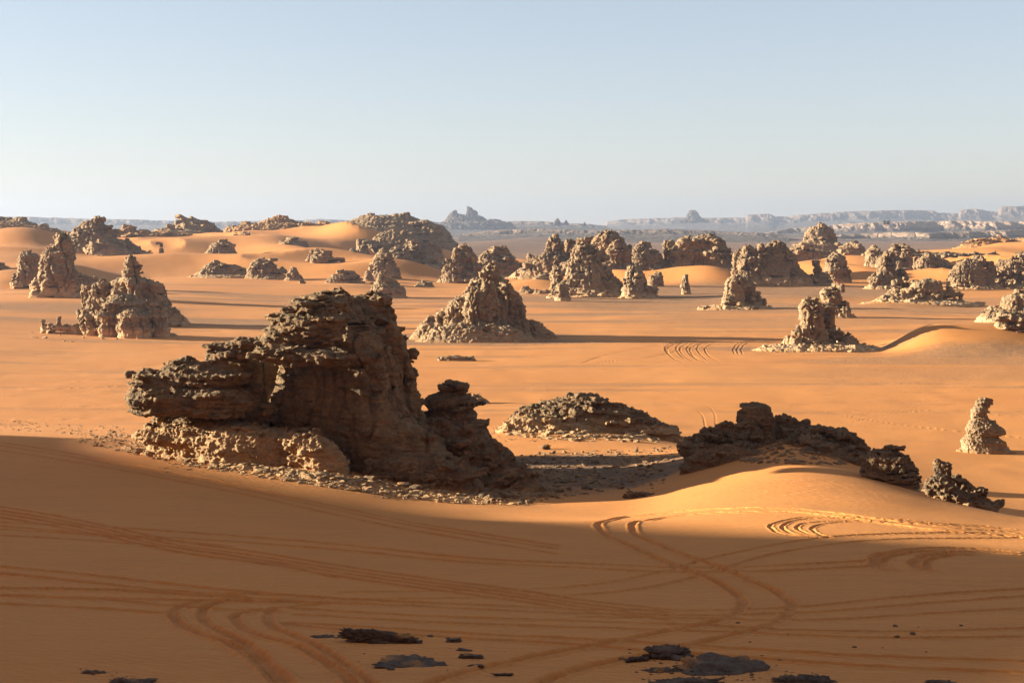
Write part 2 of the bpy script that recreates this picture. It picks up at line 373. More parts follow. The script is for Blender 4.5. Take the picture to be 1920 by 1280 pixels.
# ------------------------------------------------------------------ materials
def new_mat(name):
    m = bpy.data.materials.new(name); m.use_nodes = True; nt = m.node_tree; b = nt.nodes['Principled BSDF']
    b.inputs['Roughness'].default_value = 0.95; b.inputs['Specular IOR Level'].default_value = 0.15
    return m, nt, b
class NB:
    def __init__(s, nt): s.nt = nt
    def n(s, t, **k):
        o = s.nt.nodes.new(t)
        for a, b in k.items(): setattr(o, a, b)
        return o
    def l(s, a, b): s.nt.links.new(a, b)
    def noise(s, vec, scale, detail=5, rough=0.55, dist=0):
        o = s.n('ShaderNodeTexNoise'); o.inputs['Scale'].default_value = scale; o.inputs['Detail'].default_value = detail; o.inputs['Roughness'].default_value = rough
        o.inputs['Distortion'].default_value = dist
        s.l(vec, o.inputs['Vector']); return o.outputs['Fac']
    def ramp(s, fac, stops, interp='LINEAR'):
        o = s.n('ShaderNodeValToRGB'); o.color_ramp.interpolation = interp; e = o.color_ramp.elements
        while len(e) < len(stops): e.new(0.5)
        for q, (p, c) in zip(e, stops): q.position = p; q.color = (*c, 1) if len(c) == 3 else c
        s.l(fac, o.inputs[0]); return o.outputs[0]
    def mix(s, f, a, b, bt='MIX'):
        o = s.n('ShaderNodeMix', data_type='RGBA', blend_type=bt)
        for v, i in ((f, 0), (a, 6), (b, 7)):
            if isinstance(v, (int, float)): o.inputs[i].default_value = v
            elif isinstance(v, tuple): o.inputs[i].default_value = (*v, 1)
            else: s.l(v, o.inputs[i])
        return o.outputs[2]
    def math(s, op, a, b=0.0, clamp=False):
        o = s.n('ShaderNodeMath', operation=op); o.use_clamp = clamp
        for i, v in enumerate((a, b)):
            if isinstance(v, (int, float)): o.inputs[i].default_value = v
            else: s.l(v, o.inputs[i])
        return o.outputs[0]
    def attr(s, name): return s.n('ShaderNodeAttribute', attribute_name=name).outputs['Fac']
    def scalev(s, vec, v):
        o = s.n('ShaderNodeVectorMath', operation='MULTIPLY'); s.l(vec, o.inputs[0]); o.inputs[1].default_value = v; return o.outputs[0]
    def bump(s, h, dist, strength=1.0, normal=None):
        o = s.n('ShaderNodeBump'); o.inputs['Strength'].default_value = strength; o.inputs['Distance'].default_value = dist
        s.l(h, o.inputs['Height'])
        if normal is not None: s.l(normal, o.inputs['Normal'])
        return o.outputs[0]

def sand_material():
    m, nt, b = new_mat('sand'); k = NB(nt); pos = k.n('ShaderNodeNewGeometry').outputs['Position']
    c = k.ramp(k.noise(pos, 0.02, 4), [(0.3, (0.545, 0.188, 0.040)), (0.7, (0.60, 0.226, 0.054))])
    c = k.mix(k.ramp(k.noise(k.scalev(pos, (1, 3, 1)), 0.15, 6, 0.6), [(0.42, (0, 0, 0)), (0.75, (0.35, 0.35, 0.35))]), c, (0.43, 0.175, 0.05))
    c = k.mix(k.ramp(k.noise(pos, 40, 2, 0.7), [(0.62, (0, 0, 0)), (0.8, (0.3, 0.3, 0.3))]), c, (0.30, 0.13, 0.055))
    c = k.mix(k.ramp(k.noise(k.scalev(pos, (0.35, 2.6, 1)), 1.1, 8, 0.72), [(0.45, (0, 0, 0)), (0.72, (0.5, 0.5, 0.5))]), c, (0.41, 0.160, 0.044))
    c = k.mix(k.ramp(k.noise(k.scalev(pos, (0.5, 2.2, 1)), 5.5, 6, 0.75), [(0.45, (0, 0, 0)), (0.70, (0.55, 0.55, 0.55))]), c, (0.38, 0.14, 0.038))
    g = k.attr('gravel')
    gm = k.math('MULTIPLY', k.math('MINIMUM', g, 1.0), k.ramp(k.noise(pos, 0.35, 8, 0.7), [(0.3, (0.55,) * 3), (0.62, (1.0,) * 3)]))
    gc = k.ramp(k.noise(pos, 0.9, 7, 0.75), [(0.3, (0.14, 0.08, 0.044)), (0.7, (0.25, 0.14, 0.07))])
    gc = k.mix(k.math('SUBTRACT', g, 1.0, True), gc, (0.105, 0.074, 0.058))
    c = k.mix(gm, c, gc)
    c = k.mix(k.math('MULTIPLY', k.attr('track'), 0.50), c, (0.42, 0.125, 0.028))
    k.l(c, b.inputs['Base Color'])
    # wind ripples
    wv = k.n('ShaderNodeTexWave', wave_type='BANDS', bands_direction='DIAGONAL'); wv.inputs['Scale'].default_value = 1.15; wv.inputs['Distortion'].default_value = 7.0
    wv.inputs['Detail'].default_value = 2.5; wv.inputs['Detail Scale'].default_value = 0.5
    k.l(k.scalev(pos, (0.9, 1.25, 0)), wv.inputs['Vector'])
    rp = k.math('ADD', k.math('MULTIPLY', k.attr('ripple'), 1.0, True), k.ramp(k.noise(pos, 0.05, 3), [(0.4, (0.22,) * 3), (0.7, (0.55,) * 3)]))
    h = k.math('MULTIPLY', wv.outputs['Fac'], rp)
    n1 = k.bump(h, 0.06)
    n2 = k.bump(k.noise(k.scalev(pos, (0.6, 1.6, 1)), 3.0, 8, 0.72), 0.05, 0.9, n1)
    n3 = k.bump(k.math('MULTIPLY', k.noise(pos, 1.2, 8, 0.75), g), 0.5, 1.0, n2)
    k.l(n3, b.inputs['Normal']); return m
M_SAND = sand_material()

def rock_material(name, dark, mid, pale, sc_=1.0, bump=1.0, rust=(0.42, 0.19, 0.08), strat=1.0):
    m, nt, b = new_mat(name); k = NB(nt); pos = k.n('ShaderNodeNewGeometry').outputs['Position']
    c = k.ramp(k.noise(pos, 0.55 * sc_, 8, 0.66), [(0.34, dark), (0.66, mid)])
    c = k.mix(k.ramp(k.noise(k.scalev(pos, (1, 1, 4)), 0.5 * sc_, 7, 0.62), [(0.50, (0, 0, 0)), (0.72, (0.75,) * 3)]), c, tuple(0.5 * (x + y) for x, y in zip(mid, rust)))
    c = k.mix(k.ramp(k.noise(pos, 5.0 * sc_, 6, 0.7), [(0.5, (0, 0, 0)), (0.72, (0.6,) * 3)]), c, tuple(x * 0.55 for x in dark))
    c = k.mix(k.ramp(k.noise(pos, 2.1 * sc_, 5, 0.7), [(0.55, (0, 0, 0)), (0.75, (0.55,) * 3)]), c, tuple(x * 1.35 for x in mid))
    pf = k.math('MULTIPLY', k.attr('pale'), k.ramp(k.noise(k.scalev(pos, (1, 1, 2)), 0.8 * sc_, 6, 0.65), [(0.3, (0.35,) * 3), (0.6, (1.0,) * 3)]))
    c = k.mix(pf, c, pale)
    c = k.mix(k.attr('dust'), c, (0.47, 0.205, 0.062))
    k.l(c, b.inputs['Base Color'])
    hz = k.noise(k.scalev(pos, (0.35, 0.35, 3.0)), 1.3 * sc_, 6, 0.6, 0.4)
    h1 = k.noise(pos, 1.6 * sc_, 12, 0.72, 0.3)
    vo = k.n('ShaderNodeTexVoronoi', feature='DISTANCE_TO_EDGE'); vo.inputs['Scale'].default_value = 0.9 * sc_; vo.inputs['Randomness'].default_value = 1
    wp = k.n('ShaderNodeVectorMath', operation='ADD'); k.l(k.scalev(pos, (1, 1, 1.5)), wp.inputs[0])
    nn = k.n('ShaderNodeTexNoise'); nn.inputs['Scale'].default_value = 1.5 * sc_; k.l(pos, nn.inputs['Vector']); k.l(nn.outputs['Color'], wp.inputs[1]); k.l(wp.outputs[0], vo.inputs['Vector'])
    ck = k.ramp(vo.outputs['Distance'], [(0.0, (0, 0, 0)), (0.07, (1, 1, 1))])
    hh = k.math('ADD', k.math('ADD', k.math('MULTIPLY', hz, 0.7 * strat), h1), k.math('MULTIPLY', ck, 0.22))
    k.l(k.bump(hh, 0.45 * bump / sc_, 1.0), b.inputs['Normal']); return m
M_ROCK_NEAR = rock_material('rock_near', (0.130, 0.080, 0.042), (0.31, 0.188, 0.092), (0.56, 0.32, 0.145), 1.3, 1.0, strat=1.8, rust=(0.46, 0.19, 0.065))
M_ROCK_DARK = rock_material('rock_dark', (0.110, 0.069, 0.038), (0.245, 0.148, 0.076), (0.44, 0.25, 0.115), 1.5, 0.9, rust=(0.40, 0.17, 0.06))
M_ROCK_MID = rock_material('rock_mid', (0.205, 0.125, 0.064), (0.40, 0.250, 0.130), (0.66, 0.395, 0.195), 0.5, 1.0, rust=(0.48, 0.22, 0.08))
M_ROCK_FAR = rock_material('rock_far', (0.200, 0.118, 0.060), (0.38, 0.230, 0.118), (0.64, 0.37, 0.18), 0.25, 1.1, rust=(0.48, 0.22, 0.08))
M_CLIFF = rock_material('cliff', (0.085, 0.060, 0.046), (0.135, 0.095, 0.068), (0.60, 0.36, 0.22), 0.02, 1.0, rust=(0.34, 0.2, 0.12))
M_SLAB = rock_material('slab', (0.085, 0.058, 0.040), (0.165, 0.112, 0.078), (0.26, 0.17, 0.11), 5.0, 1.0, rust=(0.22, 0.11, 0.06))

gm = mesh_from('ground', np.stack([GX, GY, GZ], 2).reshape(-1, 3), grid_quads(NR, NT)[:, ::-1], True,
               {'gravel': gravel, 'track': redm, 'ripple': np.clip(rip, 0, 1)})
go = link('ground', gm, M_SAND); go['kind'] = 'structure'
del dist, prof

# ------------------------------------------------------------------ surface extraction
def surface_nets(Fd, org, vox):
    s = Fd < 0
    nx, ny, nz = Fd.shape
    c = [s[a:nx - 1 + a, b:ny - 1 + b, d:nz - 1 + d] for a in (0, 1) for b in (0, 1) for d in (0, 1)]
    anyc = c[0].copy(); allc = c[0].copy()
    for q in c[1:]: anyc |= q; allc &= q
    I, J, K = np.nonzero(anyc & ~allc)
    idm = np.full((nx - 1, ny - 1, nz - 1), -1, np.int32); idm[I, J, K] = np.arange(len(I))
    acc = np.zeros((len(I), 3), np.float32); cnt = np.zeros(len(I), np.float32)
    cr = [(a, b, d) for a in (0, 1) for b in (0, 1) for d in (0, 1)]
    for p in cr:
        for ax in range(3):
            if p[ax]: continue
            q = list(p); q[ax] = 1
            f0 = Fd[I + p[0], J + p[1], K + p[2]]; f1 = Fd[I + q[0], J + q[1], K + q[2]]
            x = (f0 < 0) != (f1 < 0); t = np.where(x, f0 / np.where(x, f0 - f1, 1), 0)
            for e in range(3):
                acc[:, e] += np.where(x, p[e] + (t if e == ax else 0), 0)
            cnt += x
    V = (np.stack([I, J, K], 1) + acc / cnt[:, None]) * vox + np.array(org)
    Q = []
    def add(mask, off, A, Bq, Cq, Dq, sgn):
        a, b, cc = np.nonzero(mask); a = a + off[0]; b = b + off[1]; cc = cc + off[2]
        ids = [idm[a + o[0], b + o[1], cc + o[2]] for o in (A, Bq, Cq, Dq)]
        q = np.stack(ids, 1); fl = sgn[a, b, cc]
        q[fl] = q[fl][:, ::-1]; Q.append(q)
    m = (s[:-1, 1:-1, 1:-1] != s[1:, 1:-1, 1:-1]); add(m, (0, 1, 1), (0, -1, -1), (0, 0, -1), (0, 0, 0), (0, -1, 0), ~s)
    m = (s[1:-1, :-1, 1:-1] != s[1:-1, 1:, 1:-1]); add(m, (1, 0, 1), (-1, 0, -1), (-1, 0, 0), (0, 0, 0), (0, 0, -1), ~s)
    m = (s[1:-1, 1:-1, :-1] != s[1:-1, 1:-1, 1:]); add(m, (1, 1, 0), (-1, -1, 0), (0, -1, 0), (0, 0, 0), (-1, 0, 0), ~s)
    return V, np.concatenate(Q)
def vnormals(V, Q):
    n = np.cross(V[Q[:, 2]] - V[Q[:, 0]], V[Q[:, 3]] - V[Q[:, 1]]); N = np.zeros_like(V)
    for i in range(3):
        for j in range(4): N[:, i] += np.bincount(Q[:, j], n[:, i], len(V))
    return N / (np.linalg.norm(N, axis=1, keepdims=True) + 1e-9)

def L(rows, dr=0.0, k=0.8, n=2.6, rot=0.0, maxd=None):
    return dict(rows=rows, dr=dr, k=k, n=n, rot=rot, maxd=maxd)

def tag(o, label, cat, group=None, kind=None):
    if label: o['label'] = label
    if cat: o['category'] = cat
    if group: o['group'] = group
    if kind: o['kind'] = kind
    return o

def build_rock(r0, lobes, vox, seed=0, warp=0.06, lump=0.35, strata=0.25, fine=0.10, blend=0.6, cells=0.0, pale=0.0, ls=None, st_h=None, dust=0.5, sink=1.6, crack=0.0, taper=True, flat=0.7, sand=0.0, flo=0.5, nb=0, bs=(1.0, 2.0, .3), nc=0, tilt=.12, inward=.35, pale_h=.24):
    """lobes: stacked outlines (row, left, right in picture pixels) at depth r0+dr; returns V, Q, attrs, origin"""
    xs = [v for l in lobes for r in l['rows'] for v in r[1:]]; cx = 0.5 * (min(xs) + max(xs))
    OX, OY = (cx - 960) / F * r0, r0
    gz = float(ground(np.array([OX]), np.array([OY]))[0])
    HH = CAMZ - (min(r[0] for l in lobes for r in l['rows']) - HY) / F * r0 - gz
    prep = []; bb = [1e9, -1e9, 1e9, -1e9, 1e9, -1e9]; H = 0
    for l in lobes:
        d = r0 + l['dr']; rows = sorted(l['rows'])
        z = np.array([CAMZ - (r[0] - HY) / F * d for r in rows]); xl = np.array([(r[1] - 960) / F * d for r in rows]); xr_ = np.array([(r[2] - 960) / F * d for r in rows])
        c = 0.5 * (xl + xr_); w_ = 0.5 * (xr_ - xl)
        if taper:
            # round the crown a little
            h = min(0.35 * w_[0], 0.25 * (z[0] - z[-1]) + 0.02); z[0] -= h * 0.5
            z = np.concatenate([[z[0] + h], z]); c = np.concatenate([[c[0]], c]); w_ = np.concatenate([[w_[0] * 0.45], w_])
        gl_ = float(ground(np.array([c[-1]]), np.array([d]))[0])
        floating = z[-1] - gl_ > 0.5 + flo * HH
        if floating:
            hb = min(0.25 * w_[-1], 0.12 * (z[0] - z[-1]) + 0.05)
            z = np.concatenate([z, [z[-1] - hb]]); c = np.concatenate([c, [c[-1]]]); w_ = np.concatenate([w_, [w_[-1] * 0.82]])
        else:
            zb = min(z[-1] - 0.3, gl_ - sink)
            z = np.concatenate([z, [zb]]); c = np.concatenate([c, [c[-1]]]); w_ = np.concatenate([w_, [w_[-1] * (1.06 + min(0.3, 0.10 * (z[-2] - zb)))]])
        z, c, w_ = z[::-1], c[::-1], w_[::-1]       # ascending
        wy = w_ * l['k'] if l['maxd'] is None else np.minimum(w_ * l['k'], l['maxd'])
        prep.append((d, z, c, w_, wy, l)); ext = float(max(w_.max(), wy.max()))
        rt = abs(math.sin(math.radians(l['rot']))); ex = w_.max() + rt * wy.max(); ey = wy.max() + rt * w_.max()
        bb = [min(bb[0], (c - w_).min() - rt * wy.max()), max(bb[1], (c + w_).max() + rt * wy.max()), min(bb[2], d - ey), max(bb[3], d + ey), min(bb[4], z[0]), max(bb[5], z[-1])]
    m = 3 * vox + blend; org = np.array([bb[0] - m, bb[2] - m, bb[4] - m]); dim = [int((bb[2 * i + 1] - bb[2 * i] + 2 * m) / vox) + 2 for i in range(3)]
    Fd = np.full(dim, 5.0, np.float32)
    ax = [org[i] + np.arange(dim[i]) * vox for i in range(3)]
    for d, z, c, w_, wy, l in prep:
        rt = math.radians(l['rot']); pad = 2 * vox + blend * 1.5; ry = wy.max() + abs(math.sin(rt)) * w_.max() + pad; rx = abs(math.sin(rt)) * wy.max() + pad
        i0, i1 = np.searchsorted(ax[0], [(c - w_).min() - rx, (c + w_).max() + rx]); j0, j1 = np.searchsorted(ax[1], [d - ry, d + ry]); k0, k1 = np.searchsorted(ax[2], [z[0] - pad, z[-1] + pad])
        Z = ax[2][k0:k1]; cz = np.interp(Z, z, c); wz = np.maximum(np.interp(Z, z, w_), 0.05); wyz = np.maximum(np.interp(Z, z, wy), 0.05)
        X = (ax[0][i0:i1][:, None, None] - cz[None, None]).astype(np.float32); Y = (ax[1][j0:j1] - d)[None, :, None].astype(np.float32)
        if rt: X, Y = X * math.cos(rt) + Y * math.sin(rt), -X * math.sin(rt) + Y * math.cos(rt)
        n = l['n']
        q = ((np.abs(X) / wz.astype(np.float32)) ** n + (np.abs(Y) / wyz.astype(np.float32)) ** n) ** (1 / n)
        f = (q - 1) * np.minimum(wz, wyz).astype(np.float32)
        f = np.maximum(f, (Z - z[-1]).astype(np.float32)[None, None]); f = np.maximum(f, (z[0] - Z).astype(np.float32)[None, None])
        A = Fd[i0:i1, j0:j1, k0:k1]; h = np.clip(0.5 + 0.5 * (A - f) / blend, 0, 1)
        Fd[i0:i1, j0:j1, k0:k1] = A * (1 - h) + f * h - blend * h * (1 - h)
    if nb or nc:
        g = np.random.default_rng(seed + 1000); si = np.nonzero(np.abs(Fd) < vox * 0.7); gzs = ground(ax[0][si[0]], ax[1][si[1]])
        okk = np.nonzero(ax[2][si[2]] > gzs - 0.1)[0]
        if len(okk) == 0: okk = np.arange(len(si[0]))
        pick = okk[g.integers(0, len(okk), nb + nc)]
        ctr = np.array([ax[0].mean(), ax[1].mean()])
        for t, q in enumerate(pick):
            P = np.array([ax[e][si[e][q]] for e in range(3)]); carve = t >= nb
            sz = g.random() ** 1.6
            h = np.array([bs[0] + (bs[1] - bs[0]) * sz, 0, 0]); h[1] = h[0] * g.uniform(.45, .9); h[2] = bs[2] * (0.5 + 1.0 * g.random()) * (0.6 + .6 * sz)
            if carve: h = np.array([h[0] * 1.5, h[0] * 1.5, bs[2] * g.uniform(.12, .3)])
            h *= 0.5
            inw = np.array([ctr[0] - P[0], ctr[1] - P[1]]); inw /= np.linalg.norm(inw) + 1e-6
            if not carve: P[:2] += inw * h[0] * 2 * inward * g.uniform(.4, 1.2)
            yaw = g.uniform(0, math.pi); tx, ty = g.normal(size=2) * tilt * (.5 if carve else 1)
            Rz = np.array([[math.cos(yaw), -math.sin(yaw), 0], [math.sin(yaw), math.cos(yaw), 0], [0, 0, 1]]); Rx = np.array([[1, 0, 0], [0, math.cos(tx), -math.sin(tx)], [0, math.sin(tx), math.cos(tx)]]); Ry = np.array([[math.cos(ty), 0, math.sin(ty)], [0, 1, 0], [-math.sin(ty), 0, math.cos(ty)]])
            M = (Ry @ Rx @ Rz).T.astype(np.float32); rad = float(np.linalg.norm(h)) + 2 * vox
            ix = [np.searchsorted(ax[e], [P[e] - rad, P[e] + rad]) for e in range(3)]
            sub = Fd[ix[0][0]:ix[0][1], ix[1][0]:ix[1][1], ix[2][0]:ix[2][1]]
            if sub.size == 0: continue
            dx = (ax[0][ix[0][0]:ix[0][1]] - P[0])[:, None, None].astype(np.float32); dy = (ax[1][ix[1][0]:ix[1][1]] - P[1])[None, :, None].astype(np.float32); dz = (ax[2][ix[2][0]:ix[2][1]] - P[2])[None, None].astype(np.float32)
            bx_ = np.abs(M[0, 0] * dx + M[0, 1] * dy + M[0, 2] * dz) - h[0]; by_ = np.abs(M[1, 0] * dx + M[1, 1] * dy + M[1, 2] * dz) - h[1]; bz_ = np.abs(M[2, 0] * dx + M[2, 1] * dy + M[2, 2] * dz) - h[2]
            # chamfered corner
            bb_ = np.maximum(np.maximum(bx_, by_), np.maximum(bz_, (bx_ + by_) * 0.7071 + 0.12 * h[0]))
            if carve: np.maximum(sub, -bb_, out=sub)
            else: np.minimum(sub, bb_, out=sub)
    V, Q = surface_nets(Fd, org, vox); del Fd
    N = vnormals(V, Q)
    H = bb[5] - gz
    s = ls or max(H, 2.0) * 0.22
    x, y, z = (V[:, i] + seed * 13.7 for i in range(3))
    wpx, wpy, wpz = (fbm(x / s / 2 + o, y / s / 2, z / s / 2, 2) for o in (0, 30, 60))
    D = lump * s * 0.5 * billow(x / s + wpx * .5, y / s + wpy * .5, z / s * 0.85, 3)
    if cells:
        cs = s * 0.75
        a, b = worley((x + wpx * s * .5) / cs, (y + wpy * s * .5) / cs, (z + wpz * s * .3) * flat / cs)
        D += cells * cs * (np.clip((b - a) * 1.6, 0, 0.55) - 0.3)
        a, b = worley((x + wpx * s * .4) / cs * 2.6, (y + wpy * s * .4) / cs * 2.6, (z + wpz * s * .2) * flat / cs * 2.6)
        D += cells * cs * 0.34 * (np.clip((b - a) * 1.6, 0, 0.55) - 0.3)
    if crack:
        cc = np.abs(fbm((x + wpx * s) / s / 0.8, (y + wpy * s) / s / 0.8, z / s / 6, 2)); D -= crack * s * 0.35 * np.exp(-(cc / 0.05) ** 2)
    D += fine * s * 0.4 * fbm(x / s * 5, y / s * 5, z / s * 6, 3, 0.6)
    D += fine * s * 0.30 * (0.32 - np.abs(fbm(x / s * 3.3 + 9, y / s * 3.3, z / s * 4.2, 3, 0.65)) * 1.6)
    Nh = N.copy(); Nh[:, 2] *= 0.25
    sh = st_h or s * 0.45
    zz = (z + 0.35 * s * wpz + 0.12 * s * fbm(x / s * 1.5, y / s * 1.5, z * 0, 2)) / sh
    st = vn(zz, 0.5, 3.5); st2 = vn(zz * 2.7, 4.5, 8.5); st3 = vn(zz * 6.1, 1.5, 2.5)
    stp = np.tanh(st * 3.0) * 0.6 + np.tanh(st2 * 3) * 0.35 + st3 * 0.2
    stp *= 0.6 + 0.5 * fbm(x / s * .8, y / s * .8, z / s * .8, 2)
    low = 0.25 + 0.75 * sstep(0.0, 0.25 * H, V[:, 2] - gz)
    V = V + N * (D * low)[:, None] + Nh * (strata * sh * stp * low)[:, None]
    V += np.stack([wpx, wpy, wpz * .4], 1) * (warp * s)
    N = vnormals(V, Q)
    hg = V[:, 2] - ground(V[:, 0], V[:, 1])
    pl = np.clip(pale * (1 - sstep((pale_h - .16) * H, pale_h * H, hg + 0.06 * H * wpx)), 0, 1) + 0.25 * pale * sstep(0.3, 0.6, st)
    ds = dust * (sstep(0.55, 0.95, N[:, 2]) * sstep(0.0, 0.5, fbm(x / s, y / s, z / s, 2) + 0.25) * (1 - sstep(0.3 * H, 0.7 * H, hg))) + dust * (1 - sstep(0.0, 0.05 * H + 0.15, hg + .03 * H * wpy))
    ds = np.maximum(ds, sand * sstep(-.25, .15, fbm(x / s * 1.2, y / s * 1.2, z / s * 1.2, 3) + 0.5 * N[:, 2] - .15))
    keep = (hg > -1.2 * max(0.4, 0.05 * H))
    kq = keep[Q].any(1); Q = Q[kq]; used = np.unique(Q); mp = np.full(len(V), -1, np.int32); mp[used] = np.arange(len(used))
    O = np.array([OX, OY, gz]); return V[used] - O, mp[Q], {'pale': pl[used], 'dust': np.clip(ds[used], 0, 1)}, O

NV = [0]
def rock(name, label, r0, lobes, vox, mat, cat='rock formation', group=None, parent=None, **kw):
    V, Q, A, O = build_rock(r0, lobes, vox, **kw); NV[0] += len(V)
    me = mesh_from(name, V, Q, True, A); o = link(name, me, mat); o.location = O
    if parent is not None:
        o.location = Vector(O) - parent.location; o.parent = parent
        if label: o['label'] = label
    else: tag(o, label, cat, group)
    return o


# ------------------------------------------------------------------ the great rock in the middle distance
mesa = bpy.data.objects.new('layered_rock', None); sc.collection.objects.link(mesa)
mx, my = (620 - 960) / F * 97.5, 97.5
mesa.location = (mx, my, float(ground(np.array([mx]), np.array([my]))[0]))
tag(mesa, 'huge dark layered rock with overhanging ledges standing left of centre', 'rock formation')
MR = dict(flat=2.1, flo=.2)
rock('main_wall', None, 97.5, [
    L([(549,584,640),(553,568,655),(570,566,668),(590,562,690),(610,560,700)], 2, .8, 3.5, -15),
    L([(551,677,725),(557,660,736),(569,660,739),(573,664,728),(580,655,742),(602,650,746),(612,650,746),(640,645,760),(680,640,772),(720,640,778),(780,640,790),(830,640,800)], 4.5, .62, 3.6, -24),
    L([(585,535,690),(610,520,700),(640,505,720),(665,500,740),(690,520,745),(720,512,750),(760,500,762),(800,500,790),(840,520,830),(880,590,850)], 1.5, .50, 4.5, -31, 5.2),
    L([(655,765,785),(663,765,788),(669,765,784)], 4, .9, 3), L([(692,763,784),(702,763,786),(725,768,785)], 4, .9, 3),
    L([(600,700,742),(650,720,762),(700,730,775),(760,735,792),(800,740,804)], 3, .8, 2.5),
    L([(640,450,540),(700,430,540),(780,430,560)], 5, .7, 2.6),
    L([(564,602,700),(590,596,722),(640,585,742),(720,560,762),(800,540,775)], 4.0, .62, 4.5, -20), L([(568,600,712),(620,590,740),(700,560,755),(780,540,770)], 9, .8, 3), L([(572,600,712),(600,575,735),(680,540,755),(780,520,770)], 14, .8, 2.6), L([(592,610,705),(640,590,730),(740,570,750),(800,560,760)], 24, .9, 2.6),
    L([(760,600,740),(800,590,800),(850,590,850),(890,600,900)], -.2, .40, 3, -20)],
    0.075, M_ROCK_NEAR, parent=mesa, seed=3, lump=.14, strata=.40, st_h=.6, ls=2.0, fine=.22, cells=.05, blend=.35, crack=.5, dust=.05, flat=2.4, flo=.2, nb=150, bs=(.5, 2.4, .30), nc=170, tilt=.06, inward=.55)
rock('summit_ledge', 'jutting lit ledges below the summit of the great rock', 95, [
    L([(584,525,560),(588,508,575),(605,508,580),(612,515,575)], 0, .9, 3),
    L([(586,560,640),(592,540,652),(605,520,650),(618,500,640),(632,492,630),(648,490,620)], -.6, .62, 3.2, -6),
    L([(650,478,560),(657,474,640),(668,474,660),(675,500,650)], -2.2, .4, 3.2, -12, 3.4),
    L([(556,568,612),(566,565,650),(578,566,645)], 0.5, .7, 3)],
    0.065, M_ROCK_NEAR, parent=mesa, seed=11, lump=.12, strata=.85, st_h=.35, ls=1.1, fine=.28, cells=.05, blend=.15, dust=.1, sink=-99, nb=260, bs=(.3, 1.5, .24), nc=60, tilt=.10, inward=.3, **MR)
rock('lower_wing', 'ragged lower wing of overhanging ledges at the left end', 96.6, [
    L([(636,432,484),(643,408,487),(655,395,478),(672,385,470),(690,372,470)], 1, .8, 3.2, -10),
    L([(669,342,368),(676,318,372),(684,308,385),(700,300,470),(715,302,470)], 0, .6, 3, -8),
    L([(695,258,296),(703,250,325),(728,247,370),(750,244,390),(764,248,390)], -.2, .7, 3.4),
    L([(712,262,330),(726,256,450),(745,248,470),(758,246,480),(764,252,480)], -.5, .42, 3.2, -8, 3.6),
    L([(690,400,480),(730,380,490),(780,350,520)], 1.5, .5, 2.8)],
    0.07, M_ROCK_NEAR, parent=mesa, seed=21, lump=.12, strata=.85, st_h=.36, ls=1.2, fine=.28, cells=.05, blend=.2, dust=.1, sink=.6, nb=300, bs=(.3, 1.6, .24), nc=80, tilt=.12, inward=.3, **MR)
rock('knobbly_base', 'sunlit knobbly pinkish base ledges along the foot of the great rock', 95.5, [
    L([(775,300,420),(785,285,500),(805,290,520)], 4, .4, 2.4, -6, 3),
    L([(790,350,470),(802,270,530),(822,240,550),(838,300,560)], 1, .36, 2.3, -12, 3.4),
    L([(800,400,500),(815,390,540),(845,380,560)], -.6, .5, 2.4),
    L([(808,548,575),(822,525,600),(850,540,612)], -1.6, .8, 2.4), L([(818,572,610),(836,560,632),(862,566,650)], -2.2, .8, 2.4)],
    0.07, M_ROCK_NEAR, parent=mesa, seed=31, lump=.3, strata=.5, st_h=.4, ls=1.0, fine=.45, cells=.14, blend=.35, dust=.5, pale=.8, pale_h=.9, flat=1.2, flo=9, nb=300, bs=(.25, 1.3, .24), nc=50, tilt=.2, inward=.4)
rock('talus_slope', 'dark broken slope descending to the right of the great rock', 96.5, [
    L([(790,770,850),(815,760,900),(842,745,935),(866,740,975),(882,740,1000)], 3, .45, 2.2, -8, 6),
    L([(858,700,850),(888,680,900),(900,700,880)], -2, .5, 2.2, -8, 4)],
    0.085, M_ROCK_DARK, parent=mesa, seed=41, lump=.3, strata=.3, st_h=.4, ls=1.3, fine=.5, cells=.15, blend=.5, dust=.6, sink=.6, flat=1.6, flo=9, nb=240, bs=(.4, 1.7, .35), tilt=.3, inward=.5)
rock('stacked_rock', 'dark flat-topped stack of slabs standing just behind the great rock', 105, [
    L([(716,832,870),(722,823,878),(731,826,877),(735,835,876)], 0, .9, 4.5),
    L([(735,815,872),(744,797,886),(754,795,895),(763,800,888),(768,815,880)], 0, .8, 4),
    L([(764,808,890),(772,805,893),(785,800,895),(800,790,908),(830,780,925),(850,770,960)], 0, .7, 3)],
    0.065, M_ROCK_DARK, seed=51, lump=.1, strata=.4, st_h=.5, ls=1.4, fine=.35, cells=.06, blend=.1, dust=.1, flat=2.2, flo=.2, nb=110, bs=(.5, 2.2, .35), nc=40, tilt=.08, inward=.55)

